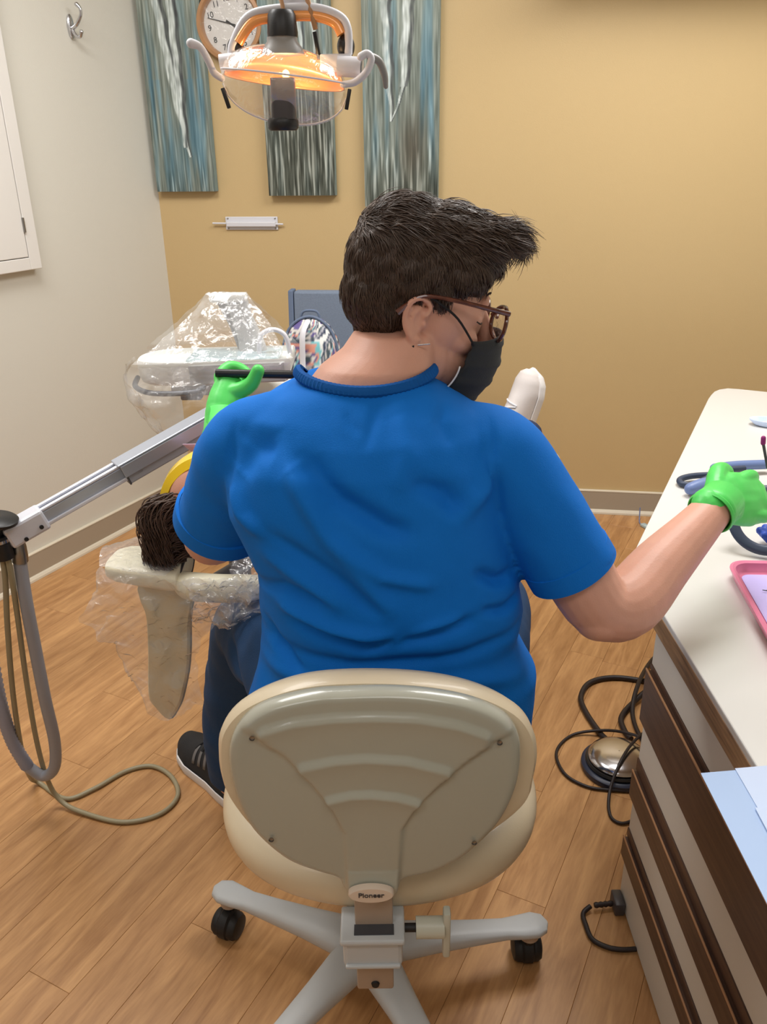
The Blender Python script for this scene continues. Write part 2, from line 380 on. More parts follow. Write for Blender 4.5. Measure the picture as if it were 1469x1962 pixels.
# ------------------------------------------------------------------ wall things
def mp_tan(q): return tan(q[0], q[1], q[2])
def canvas(s0, s1, z0, z1, seed, trunks, label, depth=.035, tone=0., lean=0., patch=0):
    t = thing('canvas_painting', label, 'painting', tan((s0 + s1) / 2, z0, .001), 'birch tree canvases on the tan wall')
    obj('stretcher', G().prism([(s0, z0), (s1, z0), (s1 + lean, z1), (s0 + lean, z1)], .002, depth - .001, mp_tan), 'canvas_side', t, smooth=False)
    nx, nz = 100, 460; W_, H_ = s1 - s0, z1 - z0
    g = G(); rows = []
    for j in range(nz + 1):
        z = z0 + H_ * j / nz
        rows.append([tan(s0 + lean * j / nz + W_ * i / nx, z, depth) for i in range(nx + 1)])
    g.grid(rows); o = obj('picture', g, 'painting', t, auto=False)
    me = o.data; ca = me.color_attributes.new('paint', 'FLOAT_COLOR', 'POINT'); cols = []
    for j in range(nz + 1):
        h = j / nz
        for i in range(nx + 1):
            x = i / nx
            a = noise.noise(Vector((x * 34 + seed, h * 5.5, seed))); b = noise.noise(Vector((x * 11 + seed * 2, h * 3, 3.3))); c = noise.noise(Vector((x * 70, h * 16, seed + 9)))
            base = np.array([116, 126, 118]) + a * 44 + c * 34
            teal = np.array([88, 128, 146]) + a * 34 + c * 16; dark = np.array([66, 70, 60]) + a * 46 + c * 74; pale = np.array([170, 178, 164]) + c * 46
            k = min(1, max(0, b * 2.0 + (.35 if seed < 3 and h < .35 else -.05))) * .8; base = base * (1 - k) + teal * k
            k = min(1, max(0, (h - .38) * 2.2)) * .7; base = base * (1 - k) + pale * k
            k = min(1, max(0, (tone + b * .12 - h) * 6)) * .85; base = base * (1 - k) + dark * k
            if patch:
                q = math.exp(-(((x - .66) / .17) ** 2 + ((h - .17) / .10) ** 2)) * .75; base = base * (1 - q) + np.array([70, 62, 48]) * q
            if a > .12: base = base + 55 * min(1, (a - .12) * 8) * min(1, max(0, (tone + b * .2 + c * .1 - h) * 7))
            for (xa, ha, xb, hb, wd) in trunks:
                if (min(ha, hb) <= h <= max(ha, hb)):
                    tt = (h - ha) / (hb - ha); xc = xa + (xb - xa) * tt + .010 * math.sin(h * 60 + seed); ww = wd * (.25 + .75 * min(1, (h - min(q_[1] for q_ in trunks)) / .18))
                    d = (x - xc) / ww; al = min(1, max(0, (1 - abs(d)) * 5)) * (.75 + .5 * noise.noise(Vector((x * 30, h * 40, seed))))
                    if al > 0:
                        wv = np.array([206, 216, 214]) + c * 60 - max(0, d) * 60; dk = np.array([66, 70, 72]) + c * 30
                        e = min(1, max(0, (d - .15) * 5)); wv = wv * (1 - e) + dk * e
                        al = min(1, max(0, al)); base = base * (1 - al) + wv * al
            l = s2l(np.clip(base, 6, 250)); cols += [*l, 1]
    ca.data.foreach_set('color', cols)
    return t
canvas(.012, .243, 1.262, 2.35, 1.7, [(.63, .11, .33, .586, .10), (.33, .586, .07, 1., .10), (.57, .14, .56, .586, .09), (.56, .586, .55, 1., .09)], 'leftmost narrow birch canvas, blue at its foot, touching the room corner', tone=.05)
canvas(.451, .705, 1.245, 2.33, 5.1, [(.60, .42, .55, 1., .08), (.78, .40, .86, 1., .08)], 'middle narrow birch canvas behind the lamp, dark green foot with pale grass', tone=.42)
canvas(.816, 1.086, 1.205, 2.35, 9.4, [(.38, .25, .32, .57, .075), (.32, .57, .24, 1., .085), (.38, .25, .55, .345, .05), (.55, .345, .61, .57, .085), (.61, .57, .72, 1., .09)], 'right birch canvas above the hair, two white trunks meeting in a V', tone=.18, patch=1)
# clock
ck = tan(.345, 1.812, .0); t = thing('wall_clock', 'round wall clock with light wood rim behind the dental lamp', 'clock', ck)
CR = TROT @ Matrix.Rotation(R(90), 3, 'X') ; tilt = Matrix.Rotation(R(9), 3, 'Z')
CM = CR @ tilt
def clk(x, y, z): return ck + CM @ Vector((x, y, z))
obj('rim', G().lathe([(.098, .001), (.122, .001), (.124, .02), (.117, .038), (.106, .04), (.1, .03), (.098, .012)], ck, 48, CM), 'case_wood', t)
obj('dial', G().lathe([(.0001, .012), (.1, .012)], ck, 48, CM), 'clock_face', t)
for k in range(1, 13):
    a = R(90 - 30 * k); o = bpy.data.objects.new('numeral', text_mesh(str(k), .026, 'black_ink')); COL.objects.link(o); o.parent = t
    loc = CM @ Vector((.078 * math.cos(a), .078 * math.sin(a), .013)); o.matrix_local = Matrix.Translation(loc) @ CM.to_4x4()
def hand_(a, L, w_): 
    d = Vector((math.sin(a), math.cos(a), 0)); n_ = Vector((d.y, -d.x, 0)); pts = [d * -.018 - n_ * w_, d * L - n_ * w_ * .4, d * L + n_ * w_ * .4, d * -.018 + n_ * w_]
    return G().prism([(q.x, q.y) for q in pts], .014, .0155, lambda q: clk(*q))
obj('minute_hand', hand_(R(-67), .085, .0022), 'black_ink', t, smooth=False); obj('hour_hand', hand_(R(133), .055, .0035), 'black_ink', t, smooth=False)
obj('glass', G().lathe([(.0001, .034), (.06, .0345), (.1, .032)], ck, 48, CM), 'lens_glass', t)

# bib-holder rail on the wall
t = thing('wall_bracket', 'small white rail bracket screwed to the tan wall under the paintings', 'bracket', tan(.36, 1.143))
obj('plate', G().prism([(.262, 1.121), (.47, 1.121), (.47, 1.169), (.262, 1.169)], .001, .006, mp_tan), 'plastic_white', t, smooth=False, bev=.002)
obj('channel', G().prism([(.268, 1.133), (.464, 1.133), (.464, 1.151), (.268, 1.151)], .006, .02, mp_tan), 'plastic_white', t, smooth=False, bev=.003)
obj('rod', G().tube([tan(.213, 1.146, .014), tan(.493, 1.142, .014)], .0035, 10, 1), 'plastic_white', t)
for s_ in (.272, .46):
    for z_ in (1.127, 1.163): obj('screw', G().lathe([(.0001, .003), (.003, .002), (.0035, 0)], tan(s_, z_, .006), 10, CR), 'nickel', t)

# hook on the left wall
hk = room(-2.328, 2.325, 1.79); t = thing('coat_hook', 'chrome double coat hook high on the cream wall', 'hook', hk)
LR = RROT @ Matrix.Rotation(R(90), 3, 'Y')
def lw(y, z, o_): return room(-2.328 + o_, 2.325 + y, z)
obj('plate', G().loft([(lw(0, 1.782, .001), room(0, .014, 0), Vector((0, 0, .036))), (lw(0, 1.782, .005), room(0, .014, 0), Vector((0, 0, .036))), (lw(0, 1.782, .008), room(0, .009, 0), Vector((0, 0, .03)))], 20), 'chrome', t)
obj('upper_prong', G().tube([lw(0, 1.775, .006), lw(0, 1.785, .03), lw(.003, 1.81, .05), lw(.003, 1.83, .052), lw(.0, 1.842, .042)], [.006, .006, .005, .005, .007], 10, 4, True), 'chrome', t)
obj('lower_prong', G().tube([lw(0, 1.775, .006), lw(0, 1.755, .02), lw(.0, 1.75, .038), lw(.0, 1.764, .047)], [.006, .006, .005, .0065], 10, 4, True), 'chrome', t)

# white wall cabinet frame on the left wall
t = thing('wall_cabinet', 'white flush wall cabinet with framed door on the cream wall', 'cabinet', room(-2.328, 1.6, 1.05))
def lbox(y0, y1, z0, z1, o0, o1, nm, mt, par, bev=.002):
    return obj(nm, G().prism([(y0, z0), (y1, z0), (y1, z1), (y0, z1)], o0, o1, lambda q: room(-2.328 + q[2], q[0], q[1])), mt, par, smooth=False, bev=bev)
y1c, z0c = 2.013, 1.05
lbox(1.17, y1c - .012, z0c - .0, 2.21, .001, .018, 'carcass', 'white_paint', t)
lbox(y1c - .045, y1c, z0c + .004, 2.22, .018, .036, 'stile', 'white_paint', t); lbox(1.16, 1.205, z0c + .004, 2.22, .018, .036, 'stile', 'white_paint', t)
lbox(1.205, y1c - .0452, z0c + .004, z0c + .042, .018, .036, 'rail', 'white_paint', t); lbox(1.205, y1c - .0452, 2.18, 2.22, .018, .036, 'rail', 'white_paint', t)
dr = lbox(1.2075, y1c - .0475, z0c + .0445, 2.1775, .016, .0355, 'door', 'white_paint', t)
for zz in (1.193, 2.05): obj('hinge', G().tube([room(-2.328 + .038, y1c - .0463, zz - .022), room(-2.328 + .038, y1c - .0463, zz + .022)], .0045, 8, 1), 'nickel', dr)

# unseen cabinet above the view, added to cast a shadow on the tan wall
t = thing('shadow_cabinet', 'unseen overhead cabinet added to shade the top of the tan wall', 'cabinet', tan(2.1, 1.98))
obj('body', G().prism([(1.48, 1.98), (2.75, 1.98), (2.75, 2.5), (1.48, 2.5)], .001, .30, mp_tan), 'cab_face', t, smooth=False, bev=.002)
for a in (1.485, 2.118): obj('door', G().prism([(a, 1.985), (a + .628, 1.985), (a + .628, 2.495), (a, 2.495)], .3005, .318, mp_tan), 'cab_face', t, smooth=False, bev=.002)


# ------------------------------------------------------------------ operator stool
st = thing('operator_stool', 'cream operator stool with ribbed backrest that the person in blue scrubs sits on', 'stool', (-.04, 1.02, 0))
HC = Vector((-.04, 1.02, 0))
SEAT = Vector((-.012, 1.035, 0))
g = G(); prof = [(.02, .418), (.6, .416), (.9, .424), (.985, .445), (1., .466), (.985, .485), (.93, .500), (.8, .508), (.5, .507), (.02, .505)]
g.loft([((SEAT.x, SEAT.y, z), (.248 * k, 0, 0), (0, .217 * k, 0)) for k, z in prof], 64, 2.25); obj('seat', g, 'stool_vinyl', st, sub=1)
obj('seat_plate', G().box((-.02, 1.03, .405), (.2, .2, .018), bev=.004), 'stool_metal', st)
g = G(); g.lathe([(.0, .10), (.032, .10), (.032, .24), (.024, .245), (.024, .40), (0, .40)], HC, 28); obj('gas_lift', g, 'steel_dark', st)
# backrest outline measured in the plane of the backrest (x, z)
SH = [(-.014, .837), (-.05, .836), (-.083, .834), (-.131, .822), (-.162, .803), (-.182, .775), (-.191, .741), (-.190, .698), (-.183, .661), (-.170, .623), (-.146, .588), (-.122, .565), (-.089, .548), (-.070, .540), (-.062, .532), (-.058, .519), (-.045, .513), (-.022, .512), (0, .512), (.010, .518), (.017, .531), (.029, .538), (.057, .546), (.090, .566), (.118, .596), (.140, .630), (.154, .667), (.161, .703), (.161, .750), (.151, .781), (.132, .802), (.095, .821), (.048, .832), (.015, .836)]
def outline(pts, n=None, sub=5): return [q for q in cr_path([(a, 0, b) for a, b in pts], 0., sub, True)[0]]
O = outline(SH); Cc = Vector((-.018, 0, .69))
def interp(x, xs, ys):
    return float(np.interp(x, xs, ys))
WL = [(.546, -.056), (.625, -.057), (.667, -.071), (.708, -.095), (.747, -.123), (.778, -.159), (.80, -.20)]
WR = [(.545, .016), (.632, .021), (.665, .036), (.705, .068), (.736, .098), (.766, .132), (.80, .19)]
ARCS = [[(-.160, .783), (-.108, .801), (-.06, .807), (-.015, .808), (.036, .805), (.084, .794), (.13, .773)], [(-.115, .731), (-.101, .736), (-.062, .746), (-.025, .749), (.024, .744), (.068, .729), (.085, .722)], [(-.085, .680), (-.069, .686), (-.045, .693), (-.02, .694), (.011, .689), (.033, .681), (.05, .672)]]
def sst(a, b, x): t = min(1, max(0, (x - a) / (b - a))); return t * t * (3 - 2 * t)
def relief(u, z):
    m = 1.
    if z < .80:
        wl = interp(z, [q[0] for q in WL], [q[1] for q in WL]); wr = interp(z, [q[0] for q in WR], [q[1] for q in WR])
        m = sst(wl - .001, wl + .006, u) * (1 - sst(wr - .006, wr + .001, u))
    d = .0045 * m
    for i, a in enumerate(ARCS):
        zc = interp(u, [q[0] for q in a], [q[1] for q in a]); e = sst(a[0][0] + .004, a[0][0] + .012, u) * (1 - sst(a[-1][0] - .012, a[-1][0] - .004, u))
        t = zc - z
        if t > -.008: d += .0075 * sst(-.007, .006, t) * math.exp(-max(0, t) / .022) * e * m
    if z < .56: d += .006 * m * sst(.57, .53, z)
    return d
def ZS(z): return .53 + (z - .53) * .955
def yb(z): return .801 + (z - .69) * .03
rows = []; NK = 90
for i in range(NK + 1):
    k = 1 - i / NK; row = []
    for q in O:
        u = Cc.x + (q.x - Cc.x) * k; z = Cc.z + (q.z - Cc.z) * k
        e = math.sqrt(max(0, 1 - max(0, (k - .93) / .07) ** 2)); row.append((u, yb(z) - .002 - .009 * e - .006 * (1 - k ** 2) - relief(u, z) * (1 if k < .97 else e), ZS(z)))
    rows.append(row)
back = [[(Cc.x + (q.x - Cc.x) * k, yb(q.z) + dy, ZS(Cc.z + (q.z - Cc.z) * k)) for q in O] for k, dy in ((.5, .004), (1., .004))]
g = G(); g.grid(back + rows, close=True); sh = obj('backrest_shell', g, 'stool_shell', st, auto=False)
PADO = outline([(-.015, .846), (-.086, .843), (-.136, .829), (-.178, .804), (-.203, .768), (-.209, .727), (-.208, .69), (-.2, .655), (-.17, .60), (-.12, .56), (-.015, .545), (.09, .56), (.145, .605), (.178, .646), (.184, .679), (.187, .72), (.180, .760), (.158, .794), (.113, .822), (.056, .839)])
g = G(); rows = []
Pc = Vector((-.012, 0, .70))
for k, dy in ((.3, .008), (.93, .007), (.975, .010), (1., .020), (.995, .032), (.96, .045), (.88, .054), (.6, .060), (.3, .061), (.02, .061)):
    rows.append([(Pc.x + (q.x - Pc.x) * k, yb(q.z) + dy, .545 + (Pc.z + (q.z - Pc.z) * k - .545) * .925) for q in PADO])
g.grid(rows, close=True); obj('backrest_pad', g, 'stool_vinyl', st)
def shy(u, z): return yb(z) - .018 - relief(u, z)
for (u, z) in ((-.159, .776), (.134, .764), (-.146, .615), (.108, .605)):
    obj('screw', G().lathe([(.0001, .0005), (.0028, .001), (.0034, .003)], (u, shy(u, z) + .004, ZS(z)), 12, Matrix.Rotation(R(-90), 3, 'X').inverted()), 'nickel', sh)
bd = obj('badge', G().loft([((-.0225, yb(.534) - .030 + o_, .534), (.029 * k, 0, 0), (0, 0, .0125 * k)) for o_, k in ((.006, 1.), (-.001, 1.), (-.003, .94), (-.0035, .02))], 40), 'badge', sh)
o = bpy.data.objects.new('lettering', text_mesh('Pioneer', .0105, 'steel_dark', .0003, .0002)); COL.objects.link(o); o.parent = bd; o.matrix_local = Matrix.Translation(Vector((-.0225, yb(.534) - .0338, .5355)) - world_loc(bd)) @ Matrix.Rotation(R(90), 4, 'X')
obj('support_bar', G().box((-.0205, .80, .432), (.051, .012, .226), bev=.003), 'stool_bar', st)
obj('bar_bolt', G().lathe([(.0001, .003), (.005, .003), (.006, 0)], (-.0205, .794, .331), 14, Matrix.Rotation(R(90), 3, 'X')), 'rubber', st)
g = G(); g.box((-.0225, .802, .412), (.080, .052, .052), bev=.006); g.box((-.0225, .797, .4415), (.086, .058, .009), bev=.003); g.box((-.0225, .7745, .432), (.07, .004, .004), bev=.0015); g.box((-.0225, .7745, .392), (.074, .006, .006), bev=.002)
cl = obj('clamp', g, 'stool_metal', st, smooth=False)
obj('slot', G().box((-.0205, .786, .4455), (.053, .016, .004)), 'steel_dark', cl)
obj('carrier_arm', G().box((-.03, .90, .405), (.052, .16, .022), bev=.004), 'stool_metal', st)
kn = obj('tension_knob', G().tube([(.036, .80, .433), (.074, .80, .433)], .0145, 24, 1).box((.0775, .80, .424), (.010, .017, .082), bev=.003), 'stool_knob', st)
obj('threaded_shaft', G().tube([(.014, .80, .433), (.038, .80, .433)], .006, 14, 1), 'rubber', kn)
obj('hub', G().lathe([(0, .150), (.034, .150), (.044, .142), (.046, .095), (.04, .088), (0, .088)], HC, 32), 'stool_metal', st)
RAD = .300
for a in (152, 83.5, 11.5, -60.5, -132.5):
    d = Vector((math.cos(R(a)), math.sin(R(a)), 0)); n_ = Vector((-d.y, d.x, 0)); g = G(); secs = []
    for t_, w_, h_, zc in ((.02, .034, .024, .122), (.06, .033, .024, .121), (.12, .027, .020, .114), (.2, .022, .015, .104), (.255, .020, .011, .098), (.285, .024, .010, .095), (.312, .026, .010, .094), (.330, .018, .009, .093), (.337, .004, .005, .092)):
        secs.append((HC + d * t_ + Vector((0, 0, zc)), n_ * w_, Vector((0, 0, h_))))
    g.loft(secs, 22, 3.0); lg = obj('leg', g, 'stool_metal', st)
    C_ = HC + d * .303
    obj('socket', G().lathe([(0, .088), (.019, .088), (.018, .070), (.012, .066), (0, .066)], C_, 20), 'stool_bar', lg)
    ca = a + (95 if a != 11.5 else 80); cd = Vector((math.cos(R(ca)), math.sin(R(ca)), 0)); ax = Vector((-cd.y, cd.x, 0)); O_ = C_ + cd * .012
    cs = G()
    for s_ in (-1, 1):
        c0 = O_ + ax * (.004 * s_) + Vector((0, 0, .0275)); c1 = O_ + ax * (.026 * s_) + Vector((0, 0, .0275))
        M = Matrix((ax, cd, Vector((0, 0, 1)))).transposed()
        RM = Matrix((cd * s_, Vector((0, 0, 1)), ax * s_)).transposed()
        cs.lathe([(0, .003), (.0245, .003), (.027, .007), (.027, .018), (.023, .025), (.012, .028), (0, .028)], O_ + Vector((0, 0, .0275)), 26, RM)
    # hood over the wheels
    cs.loft([(O_ + ax * q + Vector((0, 0, .029)), cd * .030 * k, Vector((0, 0, .031 * k))) for q, k in ((-.012, .85), (-.008, 1), (.008, 1), (.012, .85))], 24)
    cs.tube([C_ + Vector((0, 0, .055)), C_ + Vector((0, 0, .072))], .011, 12, 1)
    obj('caster', cs, 'rubber', lg)

# ------------------------------------------------------------------ the person on the stool
person = thing('person', 'masked person in blue scrubs seated on the stool, back to us', 'person', (-.012, 1.03, 0))
HO = Vector((.045, 1.122, 1.203))                     # head centre
yaw = R(10); pit = R(-13)
hf = Vector((math.cos(yaw) * math.cos(pit), math.sin(yaw) * math.cos(pit), math.sin(pit)))
hl = Vector((-math.sin(yaw), math.cos(yaw), 0)); hu = hf.cross(hl).normalized()
HM = Matrix((hf, hl, hu)).transposed()
def H(x, y, z): return HO + HM @ Vector((x, y, z))
g = G()
# head: cranium, face, jaw, brow, nose, cheeks
g.ell(H(-.006, 0, .034), (.082, .071, .074), HM, 28, 20)
g.ell(H(.022, 0, .005), (.072, .066, .080), HM, 28, 20)
g.ell(H(.036, 0, -.050), (.056, .054, .062), HM, 24, 18)
g.ell(H(.066, 0, -.092), (.024, .028, .022), HM)
g.ell(H(.010, -.047, -.055), (.040, .016, .042), HM); g.ell(H(.010, .047, -.055), (.040, .016, .042), HM)
g.ell(H(.080, 0, .030), (.014, .046, .018), HM)
for s in (-1, 1): g.ell(H(.068, s * .034, .008), (.016, .018, .014), HM, 16, 10)
g.tube([H(.088, 0, .018), H(.104, 0, -.008), H(.112, 0, -.026)], [.009, .011, .015], 12, 3, True)
g.ell(H(.058, -.040, -.022), (.026, .018, .020), HM); g.ell(H(.058, .040, -.022), (.026, .018, .020), HM)
g.ell(H(.090, 0, -.062), (.012, .024, .012), HM)
# ears
def ear(s):
    gg = G(); K = .74
    def E(a, y, b): return H(-.012 + a * K, s * y, -.004 + b * K)
    rim = [(.012, .010), (.018, .024), (.008, .036), (-.008, .038), (-.021, .027), (-.025, .008), (-.021, -.010), (-.011, -.024), (.000, -.034), (.008, -.030)]
    gg.tube([E(a, .073 + .007 * (1 if a < 0 else .4), b) for a, b in rim], [.003, .0034, .0038, .004, .0042, .004, .0038, .004, .0052, .0045], 10, 4, True)
    gg.loft([(E(-.003 + q[0], q[1], 0), HM @ Vector((q[2] * K, 0, 0)), HM @ Vector((0, 0, q[3] * K))) for q in ((.010, .060, .014, .026), (.002, .068, .017, .028), (-.002, .072, .018, .029), (-.003, .0745, .0165, .027))], 24)
    gg.tube([E(.002, .0735, .022), E(-.008, .0775, .013), E(-.010, .0775, -.006), E(.001, .076, -.018)], .0026, 8, 4, True)
    gg.ell(E(.013, .071, -.004), (.004, .006, .006), HM, 12, 8)
    return gg
for s in (-1, 1):
    e = ear(s); g.add(e.v, e.f)
# neck and upper back
g.loft([(H(-.01, 0, -.02), (.050, 0, 0), (0, .052, 0)), ((.020, 1.098, 1.180), (.056, 0, 0), (0, .056, 0)), ((.010, 1.082, 1.160), (.062, 0, 0), (0, .058, 0)), ((-.006, 1.068, 1.142), (.074, 0, 0), (0, .060, .0)), ((-.018, 1.058, 1.124), (.078, 0, 0), (0, .056, .0)), ((-.02, 1.050, 1.095), (.105, 0, 0), (0, .060, 0)), ((-.02, 1.04, 1.03), (.155, 0, 0), (0, .085, 0)), ((.0, 1.035, .90), (.155, 0, 0), (0, .085, 0)), ((.008, 1.035, .75), (.160, 0, 0), (0, .092, 0)), ((.005, 1.05, .64), (.185, 0, 0), (0, .10, 0)), ((.0, 1.06, .56), (.175, 0, 0), (0, .10, 0))], 32)
g.tube([(.030, 1.05, 1.145), H(-.006, -.040, -.040)], [.012, .012], 12, 1, True)
# arms
g.tube([(.110, 1.03, 1.045), (.160, 1.028, 1.025), (.212, 1.022, .94), (.262, 1.014, .868), (.300, 1.002, .812), (.345, 1.02, .806), (.405, 1.075, .836), (.47, 1.13, .868), (.52, 1.175, .892)], [.045, .048, .049, .050, .046, .048, .043, .034, .028], 20, 4, True)
g.ell((.298, .992, .798), (.036, .036, .030))
g.tube([(-.14, 1.04, 1.045), (-.185, 1.06, 1.025), (-.226, 1.115, .94), (-.262, 1.175, .862), (-.272, 1.19, .842), (-.264, 1.225, .885), (-.258, 1.27, .955), (-.258, 1.30, 1.0)], [.045, .047, .049, .049, .046, .044, .036, .028], 20, 4, True)
# legs and hands core
g.tube([(.09, 1.06, .575), (.15, 1.20, .57), (.205, 1.42, .555), (.208, 1.46, .50), (.205, 1.47, .30), (.2, 1.48, .09)], [.085, .078, .058, .055, .048, .034], 18, 4, True)
g.tube([(-.09, 1.06, .575), (-.17, 1.20, .57), (-.265, 1.38, .545), (-.285, 1.42, .49), (-.325, 1.45, .30), (-.35, 1.475, .09)], [.070, .070, .058, .055, .048, .034], 18, 4, True)
body = fuse(g, .0028, 3, .5)
obj('body', body, 'skin', person, auto=False)

# tunic
FOLDS = [('r', [(-0.131, 1.082), (-0.109, 1.036), (-0.074, 0.973), (-0.03, 0.914), (0.005, 0.864)], .006, .012),
('v', [(-0.09, 1.055), (-0.054, 1.011), (0.003, 0.975), (0.032, 0.967)], .007, .014), ('v', [(-0.182, 1.03), (-0.164, 1.063), (-0.132, 1.073), (-0.109, 1.049)], .007, .016),
('r', [(-0.194, 1.009), (-0.18, 0.978), (-0.159, 0.96)], .005, .010), ('v', [(0.039, 1.03), (0.074, 1.012), (0.097, 0.988)], .006, .013), ('v', [(0.134, 1.085), (0.142, 1.025), (0.151, 0.969)], .0018, .005),
('v', [(-0.188, 1.083), (-0.199, 1.023), (-0.195, 0.978)], .0018, .005), ('r', [(-0.133, 0.858), (-0.067, 0.83), (0.015, 0.819)], .006, .010), ('v', [(-0.121, 0.838), (-0.026, 0.807), (0.111, 0.836)], .006, .010),
('r', [(-0.002, 0.806), (0.056, 0.836), (0.097, 0.844)], .004, .007), ('v', [(-0.163, 0.811), (-0.145, 0.781), (-0.115, 0.757)], .005, .008), ('v', [(0.122, 0.9), (0.15, 0.881), (0.17, 0.876)], .006, .008),
('v', [(0.131, 0.846), (0.158, 0.838), (0.181, 0.841)], .005, .007), ('r', [(-0.055, 0.958), (-0.004, 0.913), (0.056, 0.897)], .005, .009), ('v', [(-0.007, 1.115), (-0.01, 1.10), (-0.02, 1.071)], .0015, .006),
('v', [(-0.044, 1.105), (-0.039, 1.094), (-0.026, 1.084)], .0012, .006), ('r', [(0.142, 1.045), (0.125, 1.005), (0.094, 0.977)], .005, .012), ('v', [(-0.173, 0.87), (-0.131, 0.885), (-0.079, 0.869)], .004, .009),
('v', [(0.078, 1.105), (0.072, 1.092), (0.085, 1.066)], .0015, .007), ('r', [(.02, 1.10), (.03, 1.06), (.02, 1.02)], .003, .014), ('r', [(-.15, .93), (-.10, .90), (-.06, .87)], .004, .010),
('v', [(-.14, .96), (-.09, .93), (-.05, .90), (-.01, .86)], .004, .010), ('v', [(-.17, .79), (-.05, .775), (.10, .785), (.19, .80)], .004, .010), ('r', [(.19, .72), (.1, .745), (-.05, .74), (-.17, .75)], .004, .012)]
def seg_d(P, a, b):
    a = np.array(a); b = np.array(b); ab = b - a; t = np.clip(((P - a) @ ab) / (ab @ ab), 0, 1); return np.linalg.norm(P - (a + t[:, None] * ab), axis=1), t
FA = 2.3
def drape(me, folds, amp_noise=.0022, sc=14, seed=2., thr=.25):
    P, N = getv(me); D = np.zeros(len(P), np.float32); Q = P[:, [0, 2]]; face = np.clip((thr - N[:, 1]) / .5, 0, 1)
    for kind, pts, amp, wd in folds:
        n = len(pts) - 1; dm = np.full(len(P), 9.); tt = np.zeros(len(P))
        for i in range(n):
            d, t = seg_d(Q, pts[i], pts[i + 1]); m = d < dm; dm[m] = d[m]; tt[m] = (i + t[m]) / n
        D += (1 if kind == 'r' else -1) * amp * FA * np.exp(-(dm / wd) ** 2) * (.35 + .65 * np.sin(np.pi * np.clip(tt, 0, 1)) ** .5) * face
    W_ = P.copy(); W_[:, 2] *= .7; W_[:, 0] += P[:, 2] * .5
    D += amp_noise * fnoise(W_, sc, seed) * 1.6 + amp_noise * .6 * fnoise(W_, sc * 2.3, seed + 4)
    setv(me, P + N * D[:, None])
g = G()
TS = [(.545, .004, .222, 1.045, .150), (.61, .004, .219, 1.045, .142), (.65, .008, .216, 1.04, .134), (.69, .015, .209, 1.038, .127), (.725, .010, .194, 1.036, .120), (.755, .006, .184, 1.034, .118), (.80, .012, .188, 1.033, .120), (.85, .006, .182, 1.032, .122), (.90, -.006, .180, 1.032, .122), (.96, -.024, .186, 1.034, .120), (1.03, -.028, .180, 1.038, .112), (1.065, -.026, .172, 1.044, .102), (1.090, -.026, .156, 1.050, .088), (1.110, -.026, .120, 1.056, .076), (1.124, -.024, .090, 1.060, .066), (1.130, -.0225, .078, 1.061, .058)]
g.loft([((cx, cy, z), (a, 0, 0), (0, b, 0)) for z, cx, a, cy, b in TS], 48, 2.35)
g.tube([(.05, 1.05, 1.055), (.115, 1.04, 1.045), (.152, 1.03, 1.028), (.198, 1.025, .965), (.238, 1.02, .900), (.262, 1.016, .862)], [.050, .054, .060, .063, .063, .0635], 28, 5, False)
g.tube([(-.09, 1.05, 1.070), (-.145, 1.045, 1.058), (-.188, 1.062, 1.030), (-.214, 1.098, .965), (-.238, 1.134, .905), (-.246, 1.144, .886)], [.050, .056, .060, .064, .069, .071], 28, 5, False)
tun = fuse(g, .0045, 7, .5); drape(tun, FOLDS)
P, N = getv(tun)   # flare at the hem seen beside the backrest
tu = obj('tunic', tun, 'scrub', person, auto=False)
# sleeve hem stitching bands
for c_, d_, r_ in (((.256, 1.0165, .872), (.40, -.03, -.68), .0628), ((-.2435, 1.141, .893), (-.20, .26, -.52), .0710)):
    d_ = Vector(d_).normalized(); x_ = d_.orthogonal().normalized(); y_ = d_.cross(x_)
    g = G(); g.loft([(Vector(c_) + d_ * q, x_ * (r_ + e), y_ * (r_ + e)) for q, e in ((-.020, -.004), (-.018, .0006), (.0, .0012), (.010, .0012), (.012, -.002), (.011, -.006))], 48, cap=False); obj('sleeve_hem', g, 'scrub', tu)
# collar band with stitched ribs
cp = []
for k in range(180):
    a = 2 * math.pi * k / 180; x = -.0205 + .0835 * math.cos(a); y = 1.062 + .063 * math.sin(a)
    cp.append(Vector((x, y, 1.134 + .009 * (math.cos(a) ** 2) + (.003 * math.sin(a) if math.sin(a) < 0 else -.05 * math.sin(a) ** 1.5))))
rows = []
for off, zz in ((.008, -.012), (.0105, -.008), (.0095, -.004), (.006, .001), (.001, .002), (-.003, -.003)):
    rw = []
    for k, q in enumerate(cp):
        d = Vector((q.x + .0225, (q.y - 1.062) * 1.3, 0)).normalized(); rw.append(q + d * (off + .0013 * (k % 2)) + Vector((0, 0, zz)))
    rows.append(rw)
obj('collar', G().grid(rows, close=True), 'scrub_dark', person)
# trousers
g = G()
g.loft([((.002, 1.05, z), (a, 0, 0), (0, b, 0)) for z, a, b in ((.510, .175, .12), (.53, .212, .15), (.57, .226, .158), (.62, .222, .150), (.66, .205, .13))], 40, 2.4)
g.tube([(.10, 1.06, .585), (.155, 1.20, .585), (.208, 1.42, .565), (.212, 1.475, .50), (.208, 1.485, .30), (.202, 1.49, .10)], [.095, .092, .078, .076, .068, .06], 24, 5, False)
g.tube([(-.10, 1.06, .585), (-.165, 1.20, .590), (-.245, 1.37, .560), (-.275, 1.42, .49), (-.325, 1.45, .30), (-.352, 1.475, .105)], [.098, .096, .082, .078, .066, .054], 24, 5, False)
tr_ = fuse(g, .006, 8, .5); drape(tr_, [('v', [(-.27, .62), (-.24, .58), (-.25, .53)], .006, .012), ('v', [(-.30, .55), (-.28, .50), (-.25, .48)], .006, .012)], .004, 11, 5., 2.)
